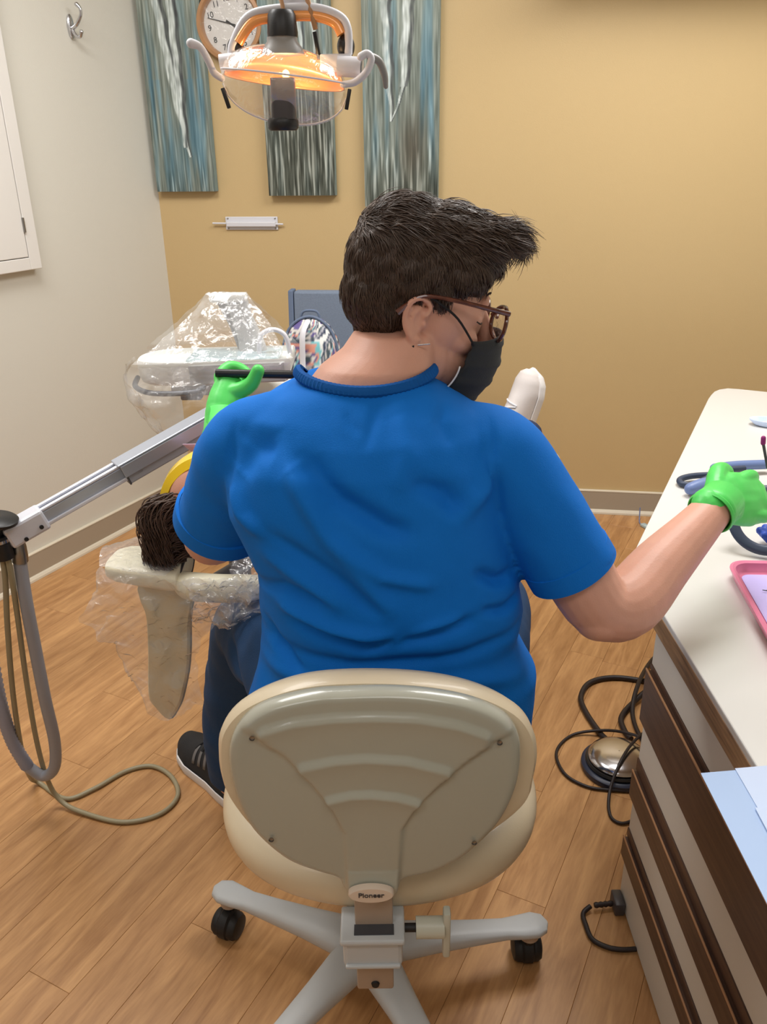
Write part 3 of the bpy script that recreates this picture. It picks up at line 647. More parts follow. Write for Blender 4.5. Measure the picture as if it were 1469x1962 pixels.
obj('trousers', tr_, 'trouser', person, auto=False)

# shoes of the person
def shoe(parent, origin, M, upper, sole, name='shoe', label=None, L=.27, stripes=None, laces=None):
    def T(x, y, z): return Vector(origin) + M @ Vector((x, y, z))
    xs = [.0, .02, .06, .11, .16, .20, .235, .258, .268]; hw = [.024, .033, .036, .036, .042, .047, .043, .030, .012]; ht = [.085, .098, .098, .088, .068, .055, .047, .036, .020]; zt = [0, 0, 0, 0, 0, .001, .004, .008, .011]
    P, _ = cr_path([(x, 0, 0) for x in xs], 0, 3); X = [q.x for q in P]
    rows = []
    for x in X:
        w_ = interp(x, xs, hw); h_ = interp(x, xs, ht); z0 = .020 + interp(x, xs, zt); row = []
        for k in range(21):
            t = math.pi * k / 20; row.append(T(x, w_ * math.cos(t) * (1 - .12 * math.sin(t)), z0 + h_ * math.sin(t) ** .75))
        rows.append(row)
    g = G(); g.grid(rows); n = 21
    g.f.append(tuple(range(n))); g.f.append(tuple(range((len(X) - 1) * n, len(X) * n)))
    g.f.append(tuple([i * n for i in range(len(X))] + [i * n + n - 1 for i in range(len(X) - 1, -1, -1)]))
    s = obj(name, g, upper, parent)
    g = G(); secs = []
    ol = [(x, interp(x, xs, hw) + .004) for x in X]; poly = [(x - .003, w_) for x, w_ in ol] + [(.274, 0)] + [(x - .003, -w_) for x, w_ in ol[::-1]]
    rws = []
    for z_, k in ((0.0, .97), (.006, 1.0), (.018, 1.01), (.025, .985), (.0255, .93)):
        rws.append([T(.135 + (x - .135) * k, y * k, z_ + interp(x, xs, zt)) for x, y in poly])
    g.grid(rws, close=True); g.f.append(tuple(range(len(poly))))
    obj('sole', g, sole, s)
    if stripes:
        for x0 in (.105, .128, .151):
            gg = G(); rr = []
            for k in range(2, 9):
                rw = []
                for dx in (0, .010):
                    x = x0 + dx + .010 * k / 8; w_ = interp(x, xs, hw); h_ = interp(x, xs, ht); z0 = .020 + interp(x, xs, zt); t = math.pi * k / 20
                    if stripes < 0: t = math.pi - t
                    rw.append(T(x, w_ * math.cos(t) * (1 - .12 * math.sin(t)) * 1.03, z0 + h_ * math.sin(t) ** .75 + .001))
                rr.append(rw)
            gg.grid(rr); obj('stripe', gg, 'shoe_grey', s, solid=.0012)
    if laces:
        for i, x in enumerate((.100, .116, .132, .148, .164)):
            w_ = interp(x, xs, hw); h_ = interp(x, xs, ht); pts = []
            for k in range(6, 15):
                t = math.pi * k / 20; xx = x + .006 * (k - 10) / 4 * (1 if i % 2 else -1); hh = interp(xx, xs, ht); pts.append(T(xx, w_ * math.cos(t) * .9, .022 + interp(xx, xs, zt) + hh * math.sin(t) ** .75))
            obj('lace', G().tube(pts, .0025, 6, 2), laces, s)
    return s
def yawM(a): return Matrix.Rotation(a, 3, 'Z')
ft = Vector((-.515, 1.70, 0)); fh = Vector((-.335, 1.49, 0)); a_ = math.atan2((ft - fh).y, (ft - fh).x)
shoe(person, fh, yawM(a_), 'shoe_knit', 'shoe_sole', stripes=1, laces='shoe_knit')
shoe(person, (.2, 1.44, 0), yawM(R(80)), 'shoe_knit', 'shoe_sole', stripes=-1, laces='shoe_knit')

# hair: volume, then strands laid over it
g = G()
g.ell(H(-.014, 0, .052), (.090, .080, .080), HM, 28, 20)
g.ell(H(-.034, 0, .066), (.066, .072, .074), HM, 24, 18)
g.ell(H(-.042, 0, .020), (.060, .070, .068), HM, 24, 18)
g.ell(H(-.040, 0, -.014), (.044, .052, .042), HM, 20, 14)
g.ell(H(.020, -.005, .086), (.085, .064, .056), HM, 24, 16)
g.ell(H(.058, -.010, .098), (.050, .052, .036), HM, 20, 14)
g.ell(H(.086, -.014, .107), (.032, .038, .026), HM @ Matrix.Rotation(R(-10), 3, 'Y'), 18, 12)
g.ell(H(.034, -.052, .060), (.044, .022, .030), HM, 18, 12)
g.ell(H(.010, -.066, .034), (.016, .010, .020), HM, 12, 10)
hs = fuse(g, .0034, 3, .5)
# lift the lower edge clear of ear and face
P, N = getv(hs); loc = (P - np.array(HO)) @ np.array(HM)
D = .0035 * fnoise(P * np.array([1, 1, 1]), 55, 3.) + .002 * fnoise(P, 120, 8.)
setv(hs, P + N * D[:, None])
# strands
P, N = getv(hs); loc = (P - np.array(HO)) @ np.array(HM); nl = N @ np.array(HM)
g2 = G(); rs = np.random.RandomState(4)
keep = np.where((loc[:, 1] < .06))[0]
pick = rs.choice(keep, 15000)
vs = []; fs = []
for i in pick:
    x, y, z = loc[i]; n_ = nl[i]
    top = sst(.06, .11, z); front = sst(.0, .08, x)
    if x > .05 and n_[2] < -.2: continue
    fl_ = np.array([.35 + .9 * top + .3 * front, -.10 * top + (.5 if y > 0 and top < .3 else 0) * 0, -1.0 * (1 - top) - .15]) + rs.normal(0, .22, 3) + .5 * np.array([noise.noise(Vector((x * 40, y * 40, z * 40))), noise.noise(Vector((x * 40 + 9, y * 40, z * 40))), 0])
    if z < -.01 and x < -.03: fl_ = np.array([.25, -.1, -1.]) + rs.normal(0, .15, 3)
    fl_ = fl_ - n_ * (fl_ @ n_); fl_ /= (np.linalg.norm(fl_) + 1e-6)
    Ln = (.020 + .016 * top + .004 * front * top) * rs.uniform(.6, 1.25)
    if z < -.01: Ln = .012
    lift = (.10 + .30 * top * rs.rand() + .25 * front * top * rs.rand())
    sd = np.cross(n_, fl_); wdt = .00055 + .0005 * rs.rand(); base = len(vs)
    q = np.array([x, y, z]) + n_ * .0003
    cur = np.array([0., 0, 0]); d = fl_ + n_ * lift; ns_ = 4
    for k in range(ns_ + 1):
        w_ = wdt * (1 - .8 * (k / ns_) ** 2); pt = q + cur
        vs.append(HO + HM @ Vector(pt + sd * w_)); vs.append(HO + HM @ Vector(pt - sd * w_)); vs.append(HO + HM @ Vector(pt + n_ * w_))
        d = d - n_ * (.16 + .06 * top) + np.array([0, 0, -.05 * (1 - front)]); d /= np.linalg.norm(d); cur = cur + d * Ln / ns_
    for k in range(ns_):
        a = base + 3 * k
        for c1, c2 in ((0, 2), (2, 1), (1, 0)): fs.append((a + c1, a + c2, a + 3 + c2, a + 3 + c1))
hb = obj('hair', hs, 'hair', person, auto=False)
g2.add(vs, fs); st_ = obj('strands', g2, 'strand', hb, auto=False); st_['kind'] = 'stuff'

# mask
g = G(); rows = []
def msk(t, s):      # t 0 (near cheek edge) .. 1 (far cheek), s 0 top .. 1 bottom
    a = R(-84) + R(168) * t
    top = (.062 + .062 * math.cos(a) ** 1.0, .064 * math.sin(a)); bot = (.016 + .080 * math.cos(a), .056 * math.sin(a))
    s2_ = s ** 2.2; x = top[0] * (1 - s2_) + bot[0] * s2_ + .012 * math.sin(math.pi * s) * max(0, math.cos(a)); y = top[1] * (1 - s) + bot[1] * s
    zt_ = -.018 + .014 * math.cos(a) ** 2; zb = -.122 + .010 * abs(math.sin(a)) ** 2
    z = zt_ * (1 - s) + zb * s
    pl = .0022 * (1 if (int(s * 12) % 3 == 1) else 0)
    return H(x + pl, y * (1 + pl * 6), z)
rows = [[msk(i / 34, j / 24) for i in range(35)] for j in range(25)]
mk = obj('face_mask', G().grid(rows), 'mask', person, solid=.0022, auto=False)
ml = obj('mask_lining', G().grid([[H(.060 - .030 * (j / 12) ** 2, -(.0655 + d_), -.052 - .052 * j / 12) for d_ in (0, .0012)] for j in range(13)]), 'mask_in', mk, solid=.002)
obj('ear_loop', G().tube([H(.072, -.065, -.022), H(.040, -.072, .008), H(.008, -.078, .024), H(-.006, -.080, .030)], .0016, 8, 5), 'elastic', mk)
obj('ear_loop', G().tube([H(.026, -.060, -.108), H(.014, -.070, -.084), H(-.002, -.076, -.052), H(-.012, -.080, -.034)], .0016, 8, 5), 'elastic', mk)
# spectacles
gl = obj('spectacles', G().tube([H(-.040, -.079, .002), H(-.030, -.080, .014), H(-.012, -.0805, .028), H(.03, -.0785, .030), H(.07, -.0755, .028), H(.106, -.0725, .026)], [.0042, .0030, .0026, .0028, .003, .0034], 8, 4), 'tortoise', person)
obj('temple_arm', G().tube([H(-.03, .080, .014), H(-.012, .081, .028), H(.03, .0795, .030), H(.106, .0735, .026)], .003, 8, 4), 'tortoise', gl)
for s_ in (-1, 1):
    rim = [H(.110 - .004 * abs(math.cos(a)), s_ * .040 + .029 * math.cos(a), .008 + .022 * math.sin(a)) for a in [2 * math.pi * k / 20 for k in range(20)]]
    obj('rim', G().tube(rim, .0028, 8, 2, closed=True), 'tortoise', gl)
    c_ = sum(rim, Vector()) / 20; gg = G(); gg.add([c_] + rim, [(0, 1 + k, 1 + (k + 1) % 20) for k in range(20)]); obj('lens', gg, 'lens_glass', gl)
obj('bridge', G().tube([H(.112, -.012, .012), H(.116, 0, .016), H(.112, .012, .012)], .0025, 8, 4), 'tortoise', gl)
obj('earring', G().tube([H(-.006, -.081, -.032), H(.008, -.086, -.027)], .0010, 8, 1), 'silver', person)
obj('brow', G().tube([H(.078, -.048, .040), H(.086, -.036, .044), H(.092, -.018, .040)], [.0012, .002, .0012], 8, 4, flat=.5), 'hair', person)
obj('eyelash', G().tube([H(.073, -.050, .006), H(.081, -.043, .003), H(.086, -.032, .003)], .0011, 6, 4), 'hair', person)

# gloves
def glove(chains, palm, cuff, name='glove'):
    g = G()
    for pts, rad in chains: g.tube(pts, rad, 14, 5, True)
    for pts, rad, fl, up in palm: g.tube(pts, rad, 18, 4, True, flat=fl, up=up)
    me = fuse(g, .0022, 3, .5)
    P, N = getv(me); setv(me, P + N * (.0008 * fnoise(P, 60, 2.))[:, None])
    o = obj(name, me, 'nitrile', person, auto=False)
    c0, c1, rr = cuff; c0 = Vector(c0); c1 = Vector(c1); d = (c1 - c0).normalized(); x_ = d.orthogonal().normalized(); y_ = d.cross(x_)
    L_ = (c1 - c0).length
    prof = [(-.004, .002), (-.005, .004), (-.001, .0055), (.003, .0035), (.007, .0048), (.012, .0028), (L_, .0012)]
    gg = G(); gg.loft([(c0 + d * a, x_ * (rr + b), y_ * (rr + b)) for a, b in prof], 36, cap=False)
    obj('cuff', gg, 'nitrile', o, solid=.0006)
    return o
# right hand, over the counter: palm down, thumb toward the far side, fingers reaching right
W0 = Vector((.515, 1.170, .890)); fd = Vector((.80, .58, -.12)).normalized(); sd = Vector((-.30, .50, .78)).normalized(); sd = (sd - fd * sd.dot(fd)).normalized(); nd = fd.cross(sd).normalized()
def RH(a, b, c): return W0 + fd * a + sd * b + nd * c
# nd should point up
if nd.z < 0: nd = -nd
ch = []
for k, (b, L_) in enumerate(((-.033, .060), (-.012, .072), (.011, .078), (.033, .070))):
    ch.append(([RH(.055, b * .7, 0), RH(.098, b, .004), RH(.098 + L_ * .45, b * 1.02, -.004), RH(.098 + L_ * .75, b * 1.0, -.024), RH(.098 + L_ * .85, b * .98, -.042)], [.0135, .0118, .0108, .010, .009]))
ch.append(([RH(.020, .026, -.006), RH(.052, .052, -.012), RH(.085, .056, -.020), RH(.112, .046, -.034)], [.017, .0145, .0125, .0105]))
palm = [([RH(-.006, 0, 0), RH(.03, .002, 0), RH(.065, .001, 0), RH(.094, 0, 0)], [.030, .040, .046, .043], .42, nd), ([RH(-.02, 0, 0), RH(.02, 0, 0)], [.031, .033], .85, nd)]
g_right = glove(ch, palm, ((.502, 1.158, .884), (.530, 1.186, .894), .0315))
# left hand, raised over the patient, thumb and fingers round the handle
ch = [([(-.250, 1.325, 1.035), (-.232, 1.325, 1.040), (-.213, 1.322, 1.052), (-.200, 1.320, 1.074)], [.017, .0145, .0125, .0105]),
      ([(-.262, 1.340, 1.040), (-.266, 1.348, 1.058), (-.254, 1.358, 1.070), (-.236, 1.360, 1.068), (-.220, 1.352, 1.058)], [.013, .0122, .0112, .0104, .009]),
      ([(-.260, 1.345, 1.034), (-.264, 1.362, 1.048), (-.254, 1.374, 1.058), (-.236, 1.374, 1.050)], [.012, .011, .0105, .0095]),
      ([(-.262, 1.350, 1.030), (-.268, 1.372, 1.045), (-.255, 1.385, 1.054), (-.238, 1.382, 1.044)], [.012, .0108, .0100, .009]),
      ([(-.258, 1.350, 1.018), (-.262, 1.376, 1.030), (-.250, 1.388, 1.036), (-.236, 1.382, 1.028)], [.0110, .0098, .0092, .0085])]
palm = [([(-.259, 1.285, .985), (-.256, 1.315, 1.012), (-.250, 1.338, 1.036)], [.029, .034, .031], .75, Vector((.5, -.8, .5)))]
g_left = glove(ch, palm, ((-.2585, 1.283, .972), (-.2585, 1.312, 1.008), .0300))
hd = G().tube([(-.272, 1.335, 1.0675), (-.20, 1.337, 1.064), (-.10, 1.342, 1.0595)], [.0068, .0070, .0068], 16, 2)
obj_h = obj('suction_tube', hd, 'plastic_black'); tag(obj_h, 'black suction tube held in the raised left green glove', 'dental tool')

# ------------------------------------------------------------------ visitor chair and backpack by the tan wall
vc = thing('visitor_chair', 'grey-blue woven fabric visitor chair against the tan wall behind the dental unit', 'chair', (-.14, 2.68, 0))
VM = Matrix.Rotation(R(-7), 3, 'Z')
def VC(x, y, z): return Vector((-.14, 2.68, 0)) + VM @ Vector((x, y, z))
def vbox(nm, x0, x1, y0, y1, z0, z1, mt, par=vc, bev=.01, lean=0.):
    g = G(); q = [(x0, y0), (x1, y0), (x1, y1), (x0, y1)]
    g.add([VC(x, y, z0) for x, y in q] + [VC(x, y + lean, z1) for x, y in q], [(3, 2, 1, 0), (4, 5, 6, 7), (0, 1, 5, 4), (1, 2, 6, 5), (2, 3, 7, 6), (3, 0, 4, 7)])
    return obj(nm, g, mt, par, smooth=True, bev=bev)
bk = vbox('backrest', -.178, .30, .12, .165, .50, .962, 'chair_fabric', bev=.008, lean=.05)
vbox('edge_band', -.196, -.179, .118, .17, .50, .965, 'chair_edge', bk, .003, .05); vbox('edge_band', .301, .318, .118, .17, .50, .965, 'chair_edge', bk, .003, .05)
vbox('seat', -.19, .31, -.27, .16, .41, .475, 'chair_fabric', bev=.015)
for x in (-.185, .300):
    vbox('leg', x - .012, x + .012, -.26, -.235, 0, .41, 'frame_dark', bev=.003); vbox('leg', x - .012, x + .012, .14, .165, 0, .41, 'frame_dark', bev=.003)
bp_ = thing('backpack', 'small backpack with a swirling multicolour print on the grey visitor chair', 'bag', (-.215, 2.52, .476))
def BP(x, y, z): return Vector((-.215, 2.55, .476)) + Matrix.Rotation(R(-6), 3, 'Z') @ Vector((x, y, z))
g = G(); secs = []
for z, a, b in ((0, .07, .05), (.01, .088, .07), (.08, .094, .078), (.2, .096, .078), (.32, .094, .072), (.385, .084, .06), (.43, .060, .042), (.452, .034, .024), (.46, .006, .006)):
    secs.append((BP(0, 0, z), Matrix.Rotation(R(-6), 3, 'Z') @ Vector((a, 0, 0)), Matrix.Rotation(R(-6), 3, 'Z') @ Vector((0, b, 0))))
P_ = []; 
from itertools import product
def dense(secs, k=8):
    out = []
    for i in range(len(secs) - 1):
        for j in range(k):
            t = j / k; out.append(tuple(a.lerp(b, t) for a, b in zip(secs[i], secs[i + 1])))
    return out + [secs[-1]]
g.loft(dense(secs, 7), 110, 2.6)
bb = obj('body', g, 'backpack', bp_, auto=False)
def paintprint(o, seed=0):
    me = o.data; P, N = getv(me); ca = me.color_attributes.new('paint', 'FLOAT_COLOR', 'POINT'); cols = []
    pal = [(58, 66, 88), (222, 224, 222), (120, 190, 196), (216, 150, 130), (96, 84, 138), (214, 210, 204), (70, 84, 92), (168, 168, 176)]
    for x, y, z in P:
        q = noise.noise(Vector((x * 9 + seed, z * 9, 1))) * 2.6
        v = math.sin((x * 60 + z * 46) + q * 5) + .6 * noise.noise(Vector((x * 45, z * 45, 4)))
        i = int((v + 2) * 3.1 + (noise.noise(Vector((x * 14, z * 14, 8))) + 1) * 4) % 8
        cols += [*s2l(pal[i]), 1]
    ca.data.foreach_set('color', cols)
paintprint(bb)
g = G(); g.loft(dense([(BP(-.01, -.07 - d, z), Vector((a, 0, 0)), Vector((0, b, 0))) for z, a, b, d in ((.05, .05, .01, .0), (.06, .066, .026, .0), (.22, .070, .028, -.002), (.285, .056, .02, -.006), (.30, .03, .008, -.01))], 7), 90, 2.8); fp = obj('front_pocket', g, 'backpack', bp_, auto=False); paintprint(fp, 5)
obj('piping', G().tube([BP(.090, -.03, .08), BP(.094, -.03, .2), BP(.090, -.03, .32), BP(.076, -.025, .40), BP(.045, -.02, .445), BP(0, -.015, .462), BP(-.045, -.02, .445), BP(-.076, -.025, .40), BP(-.09, -.03, .32), BP(-.094, -.03, .2)], .0045, 8, 4), 'chair_edge', bp_)
obj('strap', G().tube([BP(.0, -.04, .455), BP(-.012, -.072, .42), BP(-.014, -.083, .33), BP(-.012, -.105, .25), BP(-.012, -.112, .12)], .010, 8, 4, flat=.4), 'plastic_white', bp_)
obj('grab_loop', G().tube([BP(-.03, 0, .45), BP(-.02, 0, .475), BP(.02, 0, .475), BP(.03, 0, .45)], .004, 8, 4), 'chair_edge', bp_)
sc_ = obj('scarf', G().loft([(BP(.11, -.05, .205), Vector((.008, 0, 0)), Vector((0, .02, .004))), (BP(.13, -.05, .235), Vector((.022, 0, 0)), Vector((0, .03, .012))), (BP(.16, -.05, .225), Vector((.03, 0, 0)), Vector((0, .03, .02))), (BP(.185, -.05, .20), Vector((.01, 0, 0)), Vector((0, .02, .01)))], 16), 'magenta', bp_)

# ------------------------------------------------------------------ dental chair
AX = Vector((.607, .795, 0)); PX = Vector((.795, -.607, 0))
dc = thing('dental_chair', 'reclined cream dental chair whose headrest shows left of the blue sleeve', 'dental chair', (.0, 1.95, 0))
def slab(nm, secs, mt, par=dc, th=.06, ex=3.2, n=28):
    g = G(); out = []
    for i, (c, hw_) in enumerate(secs):
        c = Vector(c); d = (Vector(secs[min(i + 1, len(secs) - 1)][0]) - Vector(secs[max(i - 1, 0)][0])).normalized(); up = PX.cross(d).normalized()
        if up.z < 0: up = -up
        out.append((c, PX * hw_, up * th / 2))
    g.loft(out, n, ex); return obj(nm, g, mt, par)
slab('backrest', [((-.215, 1.53, .690), .06), ((-.20, 1.55, .685), .11), ((-.13, 1.66, .655), .15), ((.0, 1.80, .60), .17), ((.06, 1.88, .57), .17), ((.08, 1.90, .56), .12)], 'upholstery', th=.07)
slab('seat', [((.07, 1.89, .53), .12), ((.10, 1.92, .535), .17), ((.25, 2.10, .57), .165), ((.40, 2.28, .58), .13), ((.43, 2.32, .58), .08)], 'upholstery', th=.07)
obj('base', G().lathe([(0, .0), (.24, .0), (.25, .015), (.24, .03), (.10, .05), (.07, .09), (.065, .46), (.09, .50), (0, .50)], (.08, 1.95, 0), 36), 'plastic_white', dc)
obj('headrest_bar', G().tube([(-.20, 1.54, .675), (-.27, 1.42, .672), (-.335, 1.31, .675)], .022, 14, 4, flat=.4), 'steel_dark', dc)
g = G(); g.loft([((-.345, 1.302, z), (.068 * k, -.006 * k, -.004), (.020 * k, .062 * k, -.012 * k)) for z, k in ((.682, .5), (.688, .86), (.700, 1.), (.716, 1.0), (.728, .93), (.733, .7), (.734, .1))], 40, 3.4)
hr = g; 
g = G()
for k, (x, z_, yo, hy, th) in enumerate(((-.482, .728, 0, .040, .012), (-.476, .728, 0, .056, .019), (-.455, .727, 0, .064, .022), (-.40, .719, 0, .068, .024), (-.362, .712, 0, .068, .024), (-.352, .710, 0, .064, .020))):
    pass
g.loft([((x, 1.315 + yo, z_), (0, hy, -.008), (0, 0, th)) for (x, z_, yo, hy, th) in ((-.484, .732, 0, .034, .010), (-.480, .732, 0, .052, .017), (-.462, .730, 0, .063, .021), (-.42, .724, 0, .068, .023), (-.375, .716, 0, .069, .024), (-.358, .713, 0, .066, .022), (-.354, .712, 0, .058, .016))], 32, 3.0)
hp = obj('headrest_pad', g, 'uph_cover', dc)
obj('seam', G().tube([Vector((-.3545, 1.315, .712)) + Vector((0, .066 * math.cos(a), .023 * math.sin(a))) for a in [2 * math.pi * k / 14 for k in range(14)]], .0022, 6, 2, closed=True), 'steel_dark', hp)
obj('headrest_wing', G().tube([(-.350, 1.275, .712), (-.335, 1.262, .711), (-.29, 1.262, .706), (-.24, 1.278, .697), (-.205, 1.30, .689)], [.020, .025, .025, .024, .018], 20, 5, True), 'uph_cover', dc)
TG = [(-.438, .712), (-.350, .700), (-.356, .626), (-.367, .537), (-.385, .468), (-.398, .436), (-.420, .408), (-.444, .440), (-.452, .470), (-.440, .572), (-.434, .648)]
g = G(); rows = []
TO = outline(TG, sub=4)
tc_ = Vector((-.40, 0, .57))
for k, dy in ((.2, -.018), (.9, -.017), (.97, -.012), (1., 0), (.97, .010), (.9, .012), (.2, .012)):
    rows.append([(tc_.x + (q.x - tc_.x) * k, 1.312 + dy, tc_.z - .013 + (q.z - tc_.z) * k) for q in TO])
g.grid(rows, close=True); g.f.append(tuple(range(len(TO)))); g.f.append(tuple(range(6 * len(TO), 7 * len(TO))))
ht_ = obj('hanging_flap', g, 'upholstery', dc)
obj('piping', G().tube([(q.x * 1.0, 1.310, q.z - .013) for q in TO if q.x > -.40 or q.z < .45], .0024, 6, 1), 'steel_dark', ht_)

def sheet(nm, rows, mt, par, nu=40, nv=40, amp=.008, sc=26, seed=1., nu2=None):
    R1 = [cr_path(rw, 0, 8)[0] for rw in rows]
    def res(P, n):
        d = [0]
        for i in range(1, len(P)): d.append(d[-1] + (P[i] - P[i - 1]).length)
        L_ = d[-1] or 1; out = []
        for k in range(n): 
            s = L_ * k / (n - 1); out.append(Vector([float(np.interp(s, d, [q[c] for q in P])) for c in range(3)]))
        return out
    R2 = [res(P, nu) for P in R1]; cols = [res(cr_path([rw[i] for rw in R2], 0, 8)[0], nv) for i in range(nu)]
    out = []
    for j in range(nv):
        rw = []
        for i in range(nu):
            q = cols[i][j]; n1 = noise.noise(q * sc + Vector((seed, 0, 0))); n2 = noise.noise(q * sc + Vector((0, seed + 7, 3))); n3 = abs(noise.noise(q * sc * 2.2 + Vector((3, seed, 3))))
            rw.append(q + Vector((n1 * .8, n2, n3 * .8 - .2)) * amp)
        out.append(rw)
    return obj(nm, G().grid(out), mt, par, auto=False)
bag = thing('headrest_bag', 'clear crinkled plastic bag sleeve hanging from the cream headrest', 'plastic cover', (-.40, 1.28, .70))
# in front of and behind the flap
sheet('front_film', [[(-.487, 1.262, .748), (-.44, 1.238, .752), (-.37, 1.234, .742), (-.30, 1.228, .742), (-.205, 1.25, .725)],
                     [(-.500, 1.245, .705), (-.45, 1.238, .700), (-.37, 1.238, .690), (-.31, 1.24, .680), (-.215, 1.25, .690)],
                     [(-.525, 1.23, .655), (-.47, 1.246, .640), (-.40, 1.252, .62), (-.35, 1.258, .62), (-.30, 1.25, .640)],
                     [(-.475, 1.24, .600), (-.46, 1.250, .56), (-.41, 1.256, .55), (-.37, 1.262, .55), (-.34, 1.26, .56)],
                     [(-.455, 1.25, .535), (-.45, 1.252, .50), (-.41, 1.256, .47), (-.375, 1.262, .47), (-.335, 1.26, .478)],
                     [(-.440, 1.25, .475), (-.435, 1.252, .45), (-.415, 1.256, .432), (-.38, 1.262, .442), (-.337, 1.26, .465)]], 'film_soft', bag, 110, 120, .015, 30, 2.)
sheet('top_film', [[(-.492, 1.38, .738), (-.43, 1.40, .752), (-.36, 1.395, .745)], [(-.500, 1.32, .760), (-.43, 1.32, .757), (-.35, 1.32, .746)], [(-.489, 1.262, .752), (-.44, 1.238, .756), (-.37, 1.234, .746)]], 'film', bag, 40, 30, .004, 30, 6.)
sheet('wing_film', [[(-.34, 1.232, .742), (-.28, 1.222, .745), (-.21, 1.25, .745), (-.18, 1.30, .74)], [(-.33, 1.222, .700), (-.27, 1.215, .700), (-.20, 1.23, .705), (-.17, 1.28, .70)], [(-.325, 1.235, .655), (-.27, 1.225, .650), (-.21, 1.235, .67), (-.18, 1.27, .675)]], 'film_soft', bag, 80, 60, .018, 48, 9.)
sheet('wing_film', [[(-.25, 1.30, .765), (-.19, 1.31, .775), (-.15, 1.33, .765)], [(-.26, 1.25, .740), (-.20, 1.25, .748), (-.16, 1.27, .745)], [(-.25, 1.235, .695), (-.20, 1.235, .70), (-.165, 1.26, .70)]], 'film', bag, 40, 40, .015, 55, 14.)

# ------------------------------------------------------------------ patient
pt = thing('person', 'patient lying back in the dental chair, brown hair, yellow eyewear, white sneakers', 'person', (.0, 1.85, .6))
g = G(); PO = Vector((-.298, 1.378, .842)); PM = Matrix((-AX, -PX, Vector((0, 0, 1)))).transposed()   # local x toward the crown
def PH(x, y, z): return PO + PM @ Vector((x, y, z))
g.ell(PO, (.095, .074, .082), PM, 26, 18); g.ell(PH(-.045, 0, .012), (.07, .062, .066), PM); g.ell(PH(-.02, 0, .078), (.018, .012, .018), PM); g.ell(PH(-.005, .072, -.01), (.028, .012, .02), PM); g.ell(PH(-.005, -.072, -.01), (.028, .012, .02), PM)
g.tube([PH(-.06, 0, -.02), (-.20, 1.52, .79)], .048, 14, 1, True)
def L3(a, s, z): return Vector((-.17, 1.60, 0)) + AX * a + PX * s + Vector((0, 0, z))
g.loft([(L3(-.10, 0, .79), PX * .05, Vector((0, 0, .045))), (L3(-.05, 0, .785), PX * .13, Vector((0, 0, .055))), (L3(.03, 0, .77), PX * .155, Vector((0, 0, .075))), (L3(.20, 0, .71), PX * .135, Vector((0, 0, .075))), (L3(.34, 0, .67), PX * .15, Vector((0, 0, .075))), (L3(.42, 0, .655), PX * .13, Vector((0, 0, .06)))], 28)
for s in (-1, 1):
    g.tube([L3(-.03, s * .14, .785), L3(.1, s * .175, .735), L3(.22, s * .17, .70), L3(.33, s * .10, .76), L3(.38, s * .04, .76)], [.045, .04, .036, .028, .022], 12, 4, True)
    g.ell(L3(.40, s * .03, .758), (.04, .035, .014), None, 12, 8)
g.tube([L3(.36, -.075, .66), L3(.60, -.08, .69), L3(.78, -.07, .655), L3(.90, -.06, .645)], [.078, .06, .045, .036], 14, 4, True)
g.tube([L3(.36, .075, .66), L3(.60, .085, .69), L3(.78, .08, .655), L3(.88, .075, .645)], [.078, .06, .045, .036], 14, 4, True)
g.tube([L3(.36, -.075, .66), L3(.6, -.08, .66)], .05, 10, 1, True)
obj('body', fuse(g, .005, 4), 'skin2', pt, auto=False)
g = G()
g.loft([(L3(-.075, 0, .79), PX * .09, Vector((0, 0, .055))), (L3(-.05, 0, .785), PX * .14, Vector((0, 0, .063))), (L3(.03, 0, .77), PX * .165, Vector((0, 0, .083))), (L3(.20, 0, .71), PX * .145, Vector((0, 0, .083))), (L3(.38, 0, .67), PX * .16, Vector((0, 0, .083)))], 28)
for s in (-1, 1): g.tube([L3(-.03, s * .14, .785), L3(.1, s * .175, .735), L3(.20, s * .172, .705)], [.053, .049, .046], 12, 4, False)
obj('shirt', fuse(g, .006, 5), 'navy', pt, auto=False)
g = G()
for s in (-1, 1): g.tube([L3(.36, s * .075, .66), L3(.60, s * .08, .69), L3(.78, s * .075, .655), L3(.88, s * .07, .645)], [.086, .068, .054, .046], 14, 4, False)
g.ell(L3(.37, 0, .66), (.13, .13, .075), None)
obj('trousers', fuse(g, .006, 5), 'navy', pt, auto=False)
obj('paper_bib', G().grid([[L3(-.09 + .22 * j / 10, -.13 + .26 * i / 14, .858 - .02 * j / 10 - 1.4 * (-.13 + .26 * i / 14) ** 2 + .02 * (j == 0)) for i in range(15)] for j in range(11)]), 'bib', pt, solid=.001)
obj('bib_corner', G().grid([[(-.382 + .05 * i / 6, 1.50 + .01 * j, .889 - .006 * j - .012 * math.sin(i / 6 * 2) * (j / 4) - .004 * j * i / 6) for i in range(7)] for j in range(5)]), 'bib', pt, solid=.0008)
